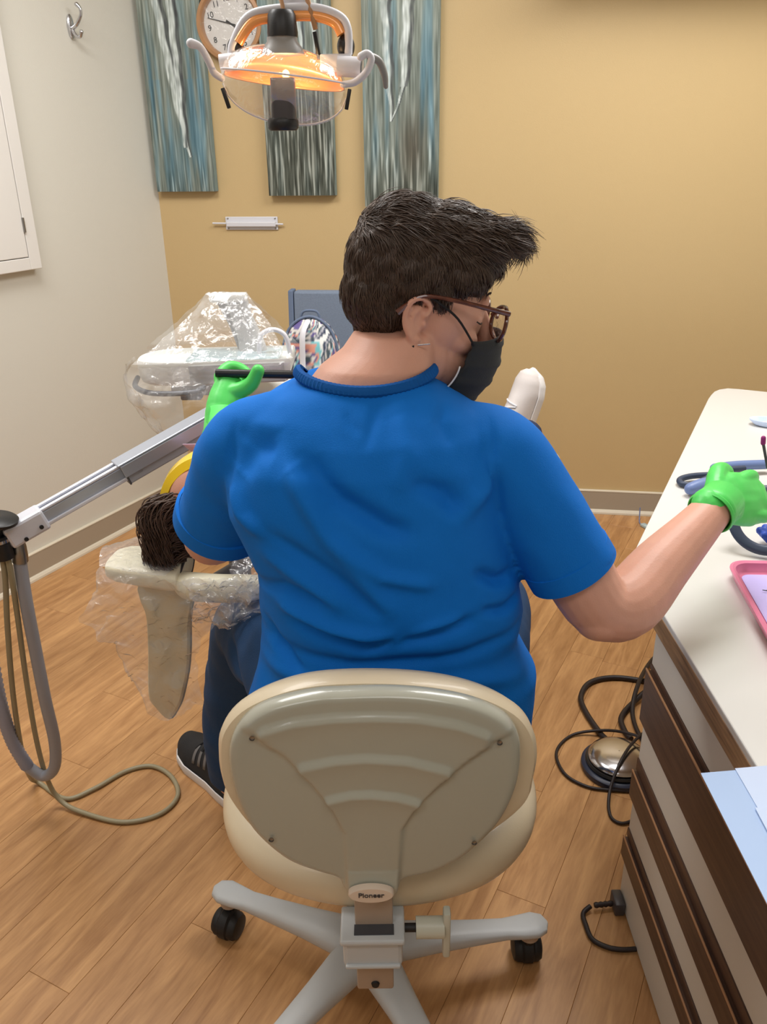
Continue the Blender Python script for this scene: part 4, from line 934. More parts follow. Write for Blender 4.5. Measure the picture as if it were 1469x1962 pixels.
# hair spilling over the headrest
g = G(); g.ell(PH(.012, 0, -.018), (.094, .080, .072), PM); g.ell((-.380, 1.330, .800), (.036, .040, .050)); g.ell((-.385, 1.318, .768), (.034, .036, .032))
ph = obj('hair', fuse(g, .004, 3), 'hair2', pt, auto=False)
g = G(); rs = np.random.RandomState(9)
for i in range(700):
    a = rs.uniform(0, 1); z0 = .865 - .12 * rs.rand(); sx = -.375 - .045 * rs.rand(); pts = []
    st0 = Vector((sx + .03 + .01 * rs.rand(), 1.318 - .03 * rs.rand(), z0)); cur = st0.copy(); dirx = Vector((-1, -.35, -.15 + .3 * rs.randn()))
    for k in range(6):
        pts.append(cur.copy()); cur = cur + Vector((-.013 * math.cos(k * .55), -.006, -.004 - .007 * k * .5 + .004 * rs.randn())); cur.z = max(cur.z, .744)
    g.tube(pts, [.0014, .0014, .0013, .0011, .0009, .0005], 4, 2)
hs2 = obj('strands', g, 'hair2', ph, auto=False); hs2['kind'] = 'stuff'
# yellow wraparound eyewear
g = G(); OUT = [(-.392, .832), (-.390, .852), (-.378, .880), (-.358, .903), (-.335, .918), (-.305, .928)]; rows = []
for dy, kk in ((-.030, 0.), (-.030, .02), (.0, .021), (.03, .021), (.03, .0)):
    rw = []
    for (x, z) in cr_xz(OUT) if False else [(q.x, q.z) for q in cr_path([(a, 0, b) for a, b in OUT], 0, 5)[0]]:
        c_ = Vector((-.315, 0, .850)); d = (c_ - Vector((x, 0, z))).normalized() * (kk if False else 0); rw.append((x, z))
    rows.append(rw)
path = [(q.x, q.z) for q in cr_path([(a, 0, b) for a, b in OUT], 0, 5)[0]]
def yl(x, z, ins, y): 
    d = (Vector((-.300, 0, .845)) - Vector((x, 0, z))).normalized(); return Vector((x + d.x * ins, y, z + d.z * ins))
gr = [[yl(x, z, ins, y) for x, z in path] for ins, y in ((.022, 1.335), (.014, 1.325), (.002, 1.332), (0, 1.36), (.004, 1.385))]
obj('eyewear', G().grid(gr), 'yellow', pt, solid=.003)
obj('eyewear_arm', G().tube([yl(*path[0], .012, 1.33), (-.386, 1.335, .812), (-.378, 1.34, .795)], [.010, .006, .004], 8, 4, flat=.4), 'yellow', pt)
# patient shoes, toes up
def footM(X, Zd):
    X = Vector(X).normalized(); Z = Vector(Zd); Z = (Z - X * Z.dot(X)).normalized(); Y = Z.cross(X); return Matrix((X, Y, Z)).transposed()
shoe(pt, (.405, 2.365, .535), footM((.22, .16, .93), (-.85, -.62, .2)), 'sneaker', 'shoe_sole', laces='plastic_white')
shoe(pt, (.24, 2.36, .52), footM((-.10, .16, .93), (-.60, -.78, .2)), 'sneaker', 'shoe_sole', laces='plastic_white')

# ------------------------------------------------------------------ delivery unit
du = thing('delivery_unit', 'white dental delivery tray unit with upright handle under a clear plastic cover', 'dental unit', (-.40, 2.03, .88))
g = G(); DT = [(-.592, 1.99), (-.588, 2.04), (-.55, 2.085), (-.49, 2.10), (-.40, 2.105), (-.24, 2.115), (-.222, 2.10), (-.222, 1.98), (-.235, 1.965), (-.40, 1.945), (-.47, 1.935), (-.54, 1.94), (-.58, 1.958)]
DO = [(q.x, q.z) for q in outline(DT, sub=4)]; cx_, cy_ = -.41, 2.02; rows = []
for k, z in ((.2, .885), (.90, .885), (.955, .890), (.985, .905), (1., .930), (1.0, .938), (.985, .943), (.965, .943), (.95, .936), (.93, .930), (.3, .929)):
    rows.append([(cx_ + (x - cx_) * k, cy_ + (y - cy_) * k, z) for x, y in DO])
g.grid(rows, close=True); g.f.append(tuple(range(len(DO)))); g.f.append(tuple(range(10 * len(DO), 11 * len(DO))))
body_ = obj('tray_body', g, 'unit_white', du)
obj('touch_panel', G().prism([(-.47, 1.965), (-.25, 1.985), (-.25, 2.09), (-.47, 2.085)], .931, .944), 'unit_glass', du, smooth=False, bev=.004)
obj('front_panel', G().prism([(-.458, 1.9345), (-.232, 1.9615), (-.232, 1.968), (-.458, 1.942)], .889, .936), 'unit_grey', du, smooth=False, bev=.002)
obj('front_rail', G().tube([(-.600, 2.0, .893), (-.592, 1.945, .885), (-.55, 1.905, .880), (-.49, 1.895, .880), (-.44, 1.90, .882), (-.425, 1.93, .885)], .0065, 12, 5), 'steel_dark', du)
obj('under_box', G().box((-.43, 2.0, .872), (.16, .10, .028), bev=.006), 'unit_grey', du); obj('under_bracket', G().box((-.46, 1.95, .862), (.05, .03, .022), bev=.004), 'steel_dark', du)
g = G(); g.loft([(Vector(c), Vector((a, 0, 0)), Vector((0, b, 0))) for c, a, b in (((-.318, 2.06, .93), .036, .020), ((-.325, 2.065, .97), .031, .018), ((-.345, 2.07, 1.03), .026, .016), ((-.352, 2.07, 1.062), .026, .016), ((-.352, 2.07, 1.068), .024, .014))], 24, 4)
obj('post', g, 'unit_grey', du)
obj('post_head', G().box((-.372, 2.065, 1.073), (.090, .036, .020), bev=.005), 'unit_white', du)
obj('post_side', G().loft([((-.375, 2.075, 1.058), (.028, 0, 0), (0, .01, 0)), ((-.360, 2.075, 1.0), (.016, 0, 0), (0, .01, 0)), ((-.345, 2.075, .94), (.014, 0, 0), (0, .01, 0))], 20, 3), 'plastic_grey', du)
obj('hose_cradle', G().tube([(-.30, 2.02, .94), (-.295, 2.025, .985), (-.265, 2.03, 1.0), (-.235, 2.03, .985), (-.225, 2.03, .94)], .006, 10, 5), 'plastic_white', du)
obj('arm', G().tube([(-.36, 2.03, .865), (-.30, 2.12, .82), (-.10, 2.28, .80), (.1, 2.32, .78), (.12, 2.2, .62), (.10, 2.05, .5)], .028, 16, 5), 'unit_white', du)
cv = thing('unit_cover', 'clear crinkled plastic bag draped from the upright handle over the delivery tray', 'plastic cover', (-.40, 2.0, .9))
hd_ = [(-.42, 2.05, 1.088), (-.39, 2.046, 1.090), (-.36, 2.046, 1.090), (-.325, 2.05, 1.088)]
sheet('cone_film', [hd_, [(-.47, 2.02, 1.03), (-.41, 1.99, 1.03), (-.34, 1.99, 1.03), (-.28, 2.02, 1.03)], [(-.545, 1.98, .975), (-.45, 1.95, .970), (-.34, 1.95, .968), (-.235, 1.97, .972)], [(-.600, 1.96, .935), (-.48, 1.92, .945), (-.36, 1.93, .948), (-.21, 1.95, .948)]], 'film', cv, 60, 50, .007, 28, 3.)
sheet('back_film', [hd_, [(-.50, 2.08, 1.02), (-.42, 2.10, 1.02), (-.32, 2.10, 1.02), (-.27, 2.08, 1.02)], [(-.600, 2.08, .945), (-.45, 2.13, .948), (-.32, 2.13, .95), (-.21, 2.10, .95)]], 'film', cv, 40, 36, .007, 28, 5.)
sheet('skirt_film', [[(-.605, 2.0, .945), (-.60, 1.93, .940), (-.50, 1.89, .945), (-.36, 1.90, .948), (-.21, 1.93, .945)], [(-.618, 1.99, .89), (-.60, 1.90, .87), (-.50, 1.86, .875), (-.40, 1.87, .88), (-.34, 1.89, .88)], [(-.58, 1.98, .82), (-.56, 1.90, .81), (-.50, 1.86, .80), (-.42, 1.87, .80), (-.36, 1.89, .80)], [(-.53, 1.97, .75), (-.52, 1.90, .745), (-.48, 1.88, .735), (-.42, 1.88, .74), (-.38, 1.90, .74)]], 'film', cv, 60, 60, .013, 26, 8.)

# ------------------------------------------------------------------ telescopic arm with hoses
ta = thing('assistant_arm', 'silver telescopic suction arm running across the left side to the chair', 'dental unit arm', (-.33, 1.66, 0))
N0 = Vector((-.700, 1.405, .752)); F0 = Vector((-.325, 1.66, .908)); dA = (F0 - N0).normalized(); sA = dA.cross(Vector((0, 0, 1))).normalized(); uA = sA.cross(dA).normalized()
def TA(a, s, u): return N0 + dA * a + sA * s + uA * u
LEN = (F0 - N0).length
def bar(nm, a0, a1, s0, s1, u0, u1, mt, par=ta, bev=.003):
    g = G(); g.add([TA(a, s, u) for a in (a0, a1) for s, u in ((s0, u0), (s1, u0), (s1, u1), (s0, u1))], [(3, 2, 1, 0), (4, 5, 6, 7), (0, 1, 5, 4), (1, 2, 6, 5), (2, 3, 7, 6), (3, 0, 4, 7)]); return obj(nm, g, mt, par, smooth=False, bev=bev)
inn = bar('inner_beam', .05, .27, -.014, .014, -.022, .010, 'alu'); bar('beam_rail', .05, .27, .006, .016, .0102, .016, 'alu_light', inn, .002); bar('beam_rail', .05, .27, -.016, -.006, .0102, .016, 'alu_light', inn, .002); bar('beam_rail', .05, .27, .0142, .019, -.020, -.012, 'alu_light', inn, .002)
bar('outer_beam', .235, LEN + .02, -.019, .019, -.030, .014, 'hose_grey'); bar('beam_cover', .228, LEN + .02, -.021, .022, .0145, .0185, 'alu'); bar('beam_side', .232, LEN + .02, .0195, .0225, -.012, .0142, 'alu'); bar('end_cap', .2335, .238, -.017, .021, -.031, .012, 'steel_dark')
bar('end_block', -.010, .068, -.020, .022, -.026, .018, 'alu_light', bev=.006)
for a, u in ((.052, -.012), (.018, -.018)): obj('socket_screw', G().tube([TA(a, .0222, u), TA(a, .025, u)], .004, 12, 1), 'rubber', ta)
dk = Vector((-.707, 1.383, .787)); obj('knob_disc', G().lathe([(0, -.006), (.030, -.006), (.036, -.003), (.037, .003), (.033, .006), (0, .007)], dk, 36, Matrix.Rotation(R(10), 3, 'Y')), 'plastic_black', ta)
obj('knob_stem', G().tube([(-.712, 1.385, .780), (-.716, 1.387, .755)], .012, 14, 1), 'rubber', ta)
obj('holder', G().tube([(-.713, 1.388, .755), (-.712, 1.39, .708)], [.0175, .0185], 22, 1), 'plastic_black', ta)
obj('holder_ring', G().tube([(-.7135, 1.388, .748), (-.7132, 1.388, .742)], .0192, 22, 1), 'chrome', ta)
obj('fitting', G().tube([(-.688, 1.41, .738), (-.690, 1.41, .722), (-.692, 1.41, .702), (-.694, 1.41, .690)], [.008, .013, .0145, .015], 20, 1), 'nickel', ta)
# post carrying the arm, standing beside the chair
obj('swivel', G().lathe([(0, .03), (.028, .03), (.03, .02), (.03, -.055), (.02, -.065), (0, -.065)], F0 + Vector((.0, .0, -.01)), 24), 'steel_dark', ta)
obj('pillar', G().tube([(-.325, 1.66, .842), (-.325, 1.66, .0)], .024, 20, 1), 'steel_dark', ta)
obj('pillar_foot', G().lathe([(0, .016), (.08, .016), (.09, .008), (.09, 0), (0, 0)], (-.325, 1.66, 0), 28), 'steel_dark', ta)
hz = obj('suction_hose', G().tube([(-.694, 1.41, .700), (-.699, 1.41, .604), (-.706, 1.42, .49), (-.713, 1.43, .355), (-.722, 1.45, .231), (-.74, 1.46, .150), (-.774, 1.47, .118), (-.802, 1.465, .150)], [.0125] * 8, 18, 7), 'hose_grey'); tag(hz, 'thick grey suction hose hanging in a U from the silver arm end', 'hose', 'hoses of the suction arm')
rp_ = cr_path([(-.802, 1.465, .150), (-.812, 1.45, .225), (-.808, 1.43, .317), (-.801, 1.42, .416), (-.79, 1.415, .54), (-.775, 1.41, .66), (-.755, 1.405, .735)], 0, 16)[0]
hr_ = G().tube([q for q in rp_], [.0125 + (.0018 if k % 2 else -.0008) for k in range(len(rp_))], 18, 1)
tag(obj('corrugated_hose', hr_, 'hose_rib', auto=False), 'blue-grey corrugated hose at the far left edge beside the thick grey hose', 'hose', 'hoses of the suction arm')
fl1 = [(-.842, 1.574, .006), (-.76, 1.519, .006), (-.702, 1.55, .007), (-.644, 1.61, .006), (-.584, 1.628, .006), (-.526, 1.589, .006), (-.496, 1.523, .006), (-.525, 1.465, .006), (-.603, 1.442, .006), (-.702, 1.471, .008), (-.758, 1.495, .020)]
h2 = [(-.716, 1.390, .715), (-.722, 1.395, .66), (-.744, 1.405, .546), (-.775, 1.425, .369), (-.812, 1.475, .18), (-.845, 1.545, .05)] + fl1 + [(-.779, 1.495, .08), (-.766, 1.46, .223), (-.743, 1.43, .408), (-.722, 1.41, .569), (-.708, 1.392, .66), (-.706, 1.390, .715)]
tag(obj('thin_hose', G().tube(h2, .0055, 12, 7), 'hose_beige'), 'thin beige hose looping out across the wood floor and back up', 'hose', 'hoses of the suction arm')

# ------------------------------------------------------------------ operating lamp
dl = thing('operating_lamp', 'lit dental operating lamp with orange reflector and clear shield hanging at the top', 'lamp', (-.15, 1.47, 1.50))
LC = Vector((-.147, 1.47, 1.497))
def LP(x, y, z): return LC + Vector((x, y, z))
# clear shield: a shallow lens shape, pointed to both sides
def lens_rows(front, scale=1., dz=0., n=44, m=22):
    rows = []
    for j in range(m + 1):
        t = j / m; row = []
        for i in range(n + 1):
            s = -1 + 2 * i / n; hw_ = math.sqrt(max(0, 1 - abs(s) ** 2.2))
            top = .052 * hw_ + .002; bot = -.058 * hw_ ** .9 - .002
            z = bot + (top - bot) * t; bul = hw_ * math.sin(math.pi * t) ** .7 if 0 < t < 1 else 0
            row.append(LP(s * .099 * scale, front * (.05 * bul), (z * scale + dz) - .012 * s))
        rows.append(row)
    return rows
obj('shield', G().grid(lens_rows(-1)), 'shield', dl)
g = G(); rows = []
for j in range(15):
    t = j / 14; row = []
    for i in range(45):
        s = -1 + 2 * i / 44; hw_ = math.sqrt(max(0, 1 - abs(s) ** 2.2)); z = .052 * hw_ - (.052 * hw_ + .006 * hw_) * t
        row.append(LP(s * .094, .045 * hw_ * math.sin(math.pi * (.15 + .75 * t)), z + .002 - .012 * s))
    rows.append(row)
obj('reflector', G().grid(rows), 'amber', dl, solid=.002)
obj('shield_seam', G().tube([LP(s * .098, -.050 * math.sqrt(1 - abs(s) ** 2.2), .010 - .012 * s) for s in [-.98 + 1.96 * k / 24 for k in range(25)]], .0016, 6, 1), 'plastic_white', dl)
obj('shield_rim', G().tube([LP(s * .098, -.012 * math.sqrt(1 - abs(s) ** 2.2), -.058 * math.sqrt(1 - abs(s) ** 2.2) ** .9 - .012 * s) for s in [-.99 + 1.98 * k / 24 for k in range(25)]], .0014, 6, 1), 'plastic_white', dl)
obj('bulb_cover', G().loft([(LP(.0, -.026, .006), (.019, 0, 0), (0, .014, 0)), (LP(.0, -.028, -.02), (.0195, 0, 0), (0, .015, 0)), (LP(-.001, -.028, -.052), (.0195, 0, 0), (0, .015, 0))], 28, 3), 'brick_dark', dl)
obj('bulb', G().ell(LP(.004, -.010, .012), (.006, .006, .007)), 'bulb', dl)
bl = bpy.data.lights.new('lamp_bulb_light', 'POINT'); bl.energy = .35; bl.color = (1., .62, .30); bl.shadow_soft_size = .01; blo = bpy.data.objects.new('lamp_bulb_light', bl); COL.objects.link(blo); blo.location = LP(.004, -.030, .020)
obj('lower_cap', G().loft([(LP(-.003, -.026, z), (a, 0, 0), (0, a * .8, 0)) for z, a in ((-.050, .022), (-.054, .0245), (-.064, .0245), (-.068, .021))], 28), 'plastic_black', dl)
obj('upper_collar', G().loft([(LP(.0, .0, z), (a, 0, 0), (0, a * .8, 0)) for z, a in ((.040, .034), (.050, .030), (.058, .024), (.064, .0235))], 28), 'plastic_grey', dl)
obj('rubber_boot', G().loft([(LP(.001, .002, z), (a, 0, 0), (0, a, 0)) for z, a in ((.064, .0235), (.070, .0240), (.094, .0215), (.100, .018), (.102, .005))], 24), 'plastic_black', dl)
yk = obj('yoke', G().tube([LP(-.082, .01, .040), LP(-.078, .012, .058), LP(-.055, .014, .092), (-.165, 1.484, 1.600), (-.10, 1.484, 1.602), LP(.088, .014, .094), LP(.102, .012, .075), LP(.102, .010, .040)], .0055, 14, 6, flat=1.15), 'plastic_white', dl)
obj('yoke_lining', G().tube([LP(-.070, .010, .058), LP(-.048, .012, .084), LP(-.018, .014, .092), LP(.045, .014, .094), LP(.080, .014, .085), LP(.092, .012, .068)], .006, 12, 6, flat=1.3), 'amber', yk)
obj('side_arm', G().box(LP(.082, .01, .028), (.05, .014, .026), bev=.003), 'plastic_white', dl)
obj('pivot', G().tube([LP(-.100, .008, .030), LP(-.068, .008, .033)], .013, 20, 1), 'plastic_white', dl); pv = obj('pivot', G().tube([LP(.085, .006, .024), LP(.122, .002, .021)], .015, 24, 1), 'plastic_white', dl)
obj('pivot_cap', G().tube([LP(.1225, .002, .021), LP(.1245, .0018, .0209)], .0125, 20, 1), 'plastic_grey', pv)
for s in (-1, 1): obj('tension_knob', G().ell(LP(-.076 if s < 0 else .098, .02, .050 if s < 0 else .052), (.014, .012, .018)), 'plastic_black', dl)
obj('handle', G().tube([LP(-.097, -.008, .008), LP(-.108, -.012, .016), LP(-.114, -.018, .032), LP(-.124, -.022, .050), LP(-.137, -.024, .055)], [.005, .0055, .0055, .0055, .007], 14, 6, True), 'plastic_white', dl)
obj('handle', G().tube([LP(.093, -.010, -.003), LP(.112, -.014, .0), LP(.130, -.020, .013), LP(.138, -.022, .030), LP(.132, -.022, .038), LP(.122, -.022, .034)], [.005, .0055, .0055, .0055, .0055, .006], 14, 6, True), 'plastic_white', dl)
obj('handle_tail', G().tube([LP(.137, -.018, .034), LP(.150, -.012, .028), LP(.158, -.006, .010), LP(.160, -.002, -.006)], [.0065, .006, .0055, .004], 12, 5, True), 'plastic_grey', dl)
for x in (-.093, .100): obj('clip', G().box(LP(x, -.008, -.020 - (.0 if x < 0 else .004)), (.006, .006, .030), Matrix.Rotation(R(12 if x > 0 else -16), 3, 'Y'), bev=.001), 'plastic_black', dl)
obj('neck_plate', G().box(LP(.018, .03, .115), (.040, .012, .05), bev=.003), 'plastic_white', dl)
obj('copper_lead', G().tube([LP(.004, .006, .095), LP(.002, .01, .11), LP(-.006, .02, .14), LP(-.01, .03, .20)], .0032, 8, 4), 'case_wood', dl); obj('copper_lead', G().tube([LP(.052, .012, .075), LP(.044, .012, .105), LP(.036, .02, .14), LP(.03, .03, .20)], .004, 8, 4), 'case_wood', dl)
obj('stay', G().tube([LP(.056, .012, .034), LP(.050, .012, .072)], .0035, 8, 1), 'plastic_black', dl)
obj('support_arm', G().tube([LP(.015, .04, .12), LP(.015, .05, .25), LP(.05, .08, .50), LP(.10, .3, .70), LP(.15, .5, .80), LP(.16, .52, CEIL - 1.50)], .022, 16, 5), 'plastic_white', dl)

# ------------------------------------------------------------------ counter with drawers
cu_ = thing('drawer_cabinet', 'beige drawer cabinet with dark wood rails at the right', 'cabinet', (1.0, .5, 0))
FX = .478; V1 = 1.222; V0 = -.55
def cb(nm, x0, x1, y0, y1, z0, z1, mt, par=None, bev=0.): return obj(nm, G().box(((x0 + x1) / 2, (y0 + y1) / 2, (z0 + z1) / 2), (x1 - x0, y1 - y0, z1 - z0)), mt, par, smooth=False, bev=bev)
cb('carcass', FX, 1.15, V0, V1, 0, .665, 'cab_face', cu_)
cb('top_panel', FX - .010, FX - .0004, V0, V1, .566, .664, 'cab_face', cu_, .001)
def drawer(z0, z1, r0, r1, lab=None):
    d = cb('drawer', FX - .010, FX - .0005, V0, V1, z0, z1, 'cab_face', cu_, .001)
    a = cb('rail', FX - .019, FX - .0006, V0, V1 + .001, r0, r1 - .004, 'rail_wood', d, .0015)
    cb('rail_edge', FX - .0195, FX - .0165, V0, V1 + .0012, r1 - .0038, r1 + .0005, 'rail_edge', d, .001)
    return d
dd = drawer(.358, .444, .446, .556); cb('groove', FX - .012, FX - .0007, V0, V1 + .0005, .5566, .5655, 'rail_wood', dd)
dd = drawer(.188, .268, .270, .330); cb('groove', FX - .012, FX - .0007, V0, V1 + .0005, .3306, .3575, 'rail_wood', dd)
dd = drawer(.004, .118, .120, .168); cb('groove', FX - .012, FX - .0007, V0, V1 + .0005, .1686, .1875, 'rail_wood', dd)
wt = thing('worktop', 'white laminate worktop with wood-grain front edge at the right', 'countertop', (1.0, 1.0, .67))
WP = [(.446, -.6), (.446, 1.325), (.450, 1.342)]
cA, cB = Vector((.462, 1.368)), Vector((.985, 2.408)); dE = (cB - cA).normalized()
WP += [(cA.x, cA.y), (.965, 2.368), (.990, 2.412), (1.012, 2.446), (1.035, 2.468), (1.065, 2.480), (1.095, 2.470), (1.75, 2.133), (1.75, -.6)]
def inset(P, d):
    c = Vector((1.2, .9)); out = []
    for i in range(len(P)):
        a, b, e = Vector(P[i - 1]), Vector(P[i]), Vector(P[(i + 1) % len(P)]); n1 = (b - a).normalized(); n2 = (e - b).normalized(); n1 = Vector((n1.y, -n1.x)); n2 = Vector((n2.y, -n2.x)); m = (n1 + n2); m = m / max(.3, m.length_squared / 2) ; q = b + m * d * .5 * 1.0
        out.append((q.x, q.y))
    return out
obj('top', G().prism(WP, .700, .712), 'laminate', wt, smooth=False, bev=.002)
obj('core', G().prism(inset(WP, .004), .668, .6998), 'laminate', wt, smooth=False)
obj('wood_edge', G().box((.4480, .365, .684), (.006, 1.93, .036)), 'edge_wood', wt, smooth=False, bev=.001)
obj('support_leg', G().tube([(1.3, 2.2, .668), (1.3, 2.2, 0)], .03, 20, 1), 'nickel', wt)

# things on the worktop
ZT = .7125
tr2 = thing('instrument_tray', 'pink plastic instrument tray lined with lilac paper on the worktop', 'tray', (.70, 1.12, ZT), None)
ta_ = Vector((.597, 1.287, ZT)); ex_ = Vector((.994, -.07, 0)).normalized(); ey_ = Vector((-.13, -.99, 0)).normalized()
def TP(a, b, z): return ta_ + ex_ * a + ey_ * b + Vector((0, 0, z))
def rrect(a0, a1, b0, b1, r_, n=6):
    out = []
    for cx, cy, t0 in ((a1 - r_, b0 + r_, -90), (a1 - r_, b1 - r_, 0), (a0 + r_, b1 - r_, 90), (a0 + r_, b0 + r_, 180)):
        for k in range(n + 1): t = R(t0 + 90 * k / n); out.append((cx + r_ * math.cos(t), cy + r_ * math.sin(t)))
    return out
rows = []
for ins, z in ((.014, 0), (.008, .002), (.003, .014), (0, .020), (.0, .022), (.004, .0235), (.009, .021), (.013, .008), (.018, .0035), (.03, .003)):
    rows.append([TP(a, b, z) for a, b in rrect(ins, .245 - ins, ins, .34 - ins, .032 - ins * .6)])
g = G().grid(rows, close=True); n = len(rows[0]); g.f.append(tuple(range(n))); g.f.append(tuple(range(9 * n, 10 * n))); obj('dish', g, 'pink', tr2)
obj('liner', G().prism(rrect(.021, .224, .021, .319, .016), .0038, .0050, lambda q: TP(*q)), 'lilac', tr2, smooth=False)
def probe(a0, b0, ang, nm_lab, L_=.15):
    d = ex_ * math.cos(ang) + ey_ * math.sin(ang); s0 = TP(a0, b0, .0085); pe = d.cross(Vector((0, 0, 1)))
    o = obj('dental_probe', G().tube([s0 + pe * .012 + d * .000, s0 + pe * .014 + d * .008, s0 + pe * .006 + d * .020, s0 + d * .034, s0 + d * .055, s0 + d * L_], [.0008, .001, .0013, .0016, .0034, .0034], 10, 4), 'steel_dark'); tag(o, nm_lab, 'dental tool', 'probes on the lilac tray liner')
probe(.040, .070, R(-4), 'hooked steel dental probe lying nearest the far rim of the pink tray'); probe(.062, .135, R(-8), 'second steel dental probe, lower down on the lilac liner')
# dark flat ring leaning at the hand, blue lobed brush in it
rg = G(); rc = Vector((.700, 1.372, .771)); rn = Vector((-.22, -.62, .55)).normalized(); rx = rn.orthogonal().normalized(); rx = Vector((1, 0, 0)) - rn * rn.x; rx.normalize(); ry = rn.cross(rx)
rows = []
for k in range(12):
    t = 2 * math.pi * k / 12; rows.append([rc + (rx * math.cos(a) + ry * math.sin(a)) * (.0575 + .010 * math.cos(t)) + rn * (.005 * math.sin(t)) for a in [2 * math.pi * j / 56 for j in range(56)]])
rows.append(rows[0]); tag(obj('rubber_ring', rg.grid(rows, close=True), 'dark_tube'), 'flat dark blue-grey rubber ring propped on the worktop under the glove', 'ring')
g = G(); bc = Vector((.722, 1.385, ZT + .017))
for k in range(7):
    t = 2 * math.pi * k / 7; g.tube([bc + Vector((0, 0, -.006)), bc + Vector((math.cos(t) * .022, math.sin(t) * .022, .010))], [.010, .008], 10, 1, True)
tag(obj('blue_brush', fuse(g, .003, 2), 'brush_blue', auto=False), 'small lobed royal blue cap lying inside the dark ring', 'cap')
bt = thing('tubing_coil', 'blue-grey tubing loop and connector beyond the green glove on the worktop', 'tubing', (.69, 1.68, ZT))
obj('loop', G().tube([(.80, 1.735, ZT + .012), (.745, 1.722, ZT + .012), (.69, 1.715, ZT + .012), (.657, 1.70, ZT + .010), (.655, 1.678, ZT + .008), (.680, 1.672, ZT + .010), (.72, 1.69, ZT + .02), (.76, 1.70, ZT + .03), (.80, 1.71, ZT + .03)], .0068, 12, 5), 'dark_tube', bt)
obj('connector', G().tube([(.655, 1.63, ZT + .016), (.678, 1.64, ZT + .018), (.72, 1.655, ZT + .02), (.77, 1.665, ZT + .02)], [.013, .0155, .015, .015], 16, 4, True), 'coil_blue', bt)
obj('sleeve_band', G().tube([(.745, 1.735, ZT + .022), (.80, 1.75, ZT + .022), (.87, 1.76, ZT + .02)], .011, 12, 3, True), 'coil_blue', bt)
gd = thing('glass_dish', 'small clear oval dish at the right edge near the worktop corner', 'dish', (1.06, 2.09, ZT))
obj('bowl', G().loft([((1.06, 2.09, ZT + z), (.078 * k, -.03 * k, 0), (.012 * k, .03 * k, 0)) for z, k in ((0, .7), (.003, .85), (.014, 1.), (.017, 1.0), (.016, .93), (.005, .78))], 32, 2.4, cap=True), 'paper_pale', gd)
pin = G().tube([(.640, 1.285, .905), (.632, 1.30, .945)], [.0022, .0026], 8, 1); pn = obj('bur_tool', pin, 'steel_dark'); tag(pn, 'thin dark instrument tip rising from the right green glove', 'dental tool')
obj('tip', G().tube([(.632, 1.30, .945), (.6315, 1.301, .953)], .0042, 8, 1, True), 'magenta', pn)
# papers on the near end of the worktop
def paper(pts, z, mt, lab):
    tag(obj('paper_sheet', G().prism(pts, z, z + .0008), mt, smooth=False), lab, 'paper', 'papers on the near worktop')
paper([(.374, .776), (.62, .800), (.60, .40), (.372, .45)], ZT + .0002, 'paper_blue', 'undermost blue paper sheet hanging over the wood edge')
paper([(.417, .782), (.66, .806), (.66, .55), (.417, .704)], ZT + .0014, 'paper_pale', 'pale blue paper sheet second from the bottom, stepped corner')
paper([(.4135, .716), (.66, .74), (.66, .42), (.406, .45)], ZT + .0026, 'paper_pale', 'topmost pale paper sheet with its corner on the blue one')

# ------------------------------------------------------------------ floor things on the right
pd = thing('foot_pedal', 'round chrome foot pedal on a dark base, on the floor by the drawers', 'pedal', (.565, 1.60, 0))
pc = Vector((.565, 1.605, 0))
obj('base', G().lathe([(0, 0.001), (.086, .001), (.088, .006), (.087, .014), (.082, .018), (.078, .019), (0, .019)], pc, 56), 'pedal_base', pd)
obj('skirt', G().lathe([(.0, .0195), (.076, .0195), (.078, .024), (.075, .029), (0, .030)], pc, 56), 'plastic_black', pd)
obj('chrome_dome', G().lathe([(.001, .0305), (.070, .0305), (.072, .034), (.070, .039), (.058, .046), (.04, .050), (.02, .052), (.001, .0525)], pc, 64), 'chrome', pd)
def cord(pts, rad, lab, nm='cord'): tag(obj(nm, G().tube([(x, y, max(z, rad + .0005)) for x, y, z in pts], rad, 10, 7), 'cord'), lab, 'cord', 'cords around the pedal')
cord([(.565, 1.692, .012), (.553, 1.726, .008), (.536, 1.814, .008), (.538, 1.883, .008), (.578, 1.948, .008), (.651, 1.971, .008), (.741, 1.949, .008), (.85, 1.90, .008), (1.0, 1.85, .008)], .0075, 'thick black cord arching from the far side of the chrome pedal')
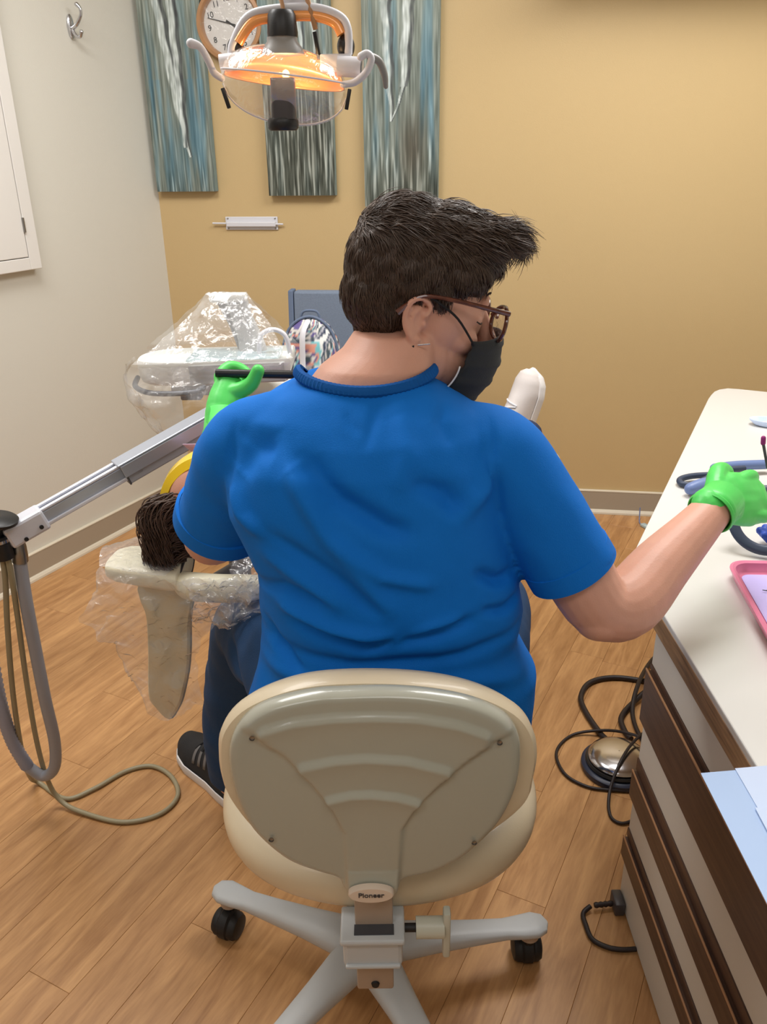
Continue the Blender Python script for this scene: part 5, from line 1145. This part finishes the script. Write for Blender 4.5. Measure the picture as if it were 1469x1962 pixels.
cord([(.625, 1.70, .010), (.618, 1.735, .008), (.624, 1.789, .008), (.668, 1.845, .010), (.742, 1.902, .022), (.88, 1.97, .008)], .0075, 'second thick black cord curving behind the chrome pedal')
cord([(.70, 1.60, .006), (.656, 1.683, .008), (.657, 1.80, .010), (.700, 1.905, .032), (.79, 2.06, .008), (.86, 2.12, .008)], .006, 'black cord rising straight toward the wall beside the cabinet corner')
cord([(.74, 1.56, .006), (.657, 1.621, .056), (.606, 1.673, .050), (.553, 1.723, .020), (.479, 1.724, .005), (.427, 1.661, .005), (.43, 1.584, .005), (.47, 1.539, .005), (.522, 1.524, .005), (.606, 1.515, .005), (.72, 1.50, .005)], .0038, 'thin black cord making a wide loop left of the chrome pedal')
cord([(.74, 1.74, .006), (.660, 1.680, .052), (.603, 1.622, .064), (.556, 1.56, .058), (.520, 1.505, .020), (.506, 1.445, .005), (.525, 1.418, .005), (.57, 1.431, .005), (.66, 1.45, .005)], .0038, 'thin black cord crossing over the chrome dome and looping below it')
cn = thing('power_brick', 'black connector with ribbed strain relief on the floor beside the lowest drawer', 'plug', (.458, 1.19, 0))
obj('housing', G().box((.4565, 1.196, .016), (.020, .040, .030), bev=.003), 'brick_dark', cn)
obj('strain_relief', G().tube([(.446 - .0046 * k, 1.196 - .0005 * k, .014) for k in range(9)], [.0062 if k % 2 else .0046 for k in range(9)], 10, 1), 'cord', cn)
cord([(.402, 1.192, .012), (.385, 1.180, .006), (.384, 1.155, .006), (.389, 1.122, .006), (.413, 1.104, .006), (.440, 1.098, .006), (.4665, 1.099, .006)], .0048, 'short black cord looping from the connector back to the drawers')
cp_ = thing('cable_clip', 'tiny pale blue connector on a thin wire by the tan wall baseboard', 'connector', (1.035, 3.05, 0))
obj('wire', G().tube([(1.045, 3.085, .05), (1.043, 3.07, .004), (1.035, 3.03, .003), (1.045, 2.99, .003), (1.07, 2.96, .003), (1.10, 2.99, .003)], .0022, 6, 5), 'coil_blue', cp_)
obj('plug', G().box((1.045, 3.0, .007), (.022, .034, .011), Matrix.Rotation(R(25), 3, 'Z'), bev=.002), 'unit_glass', cp_)
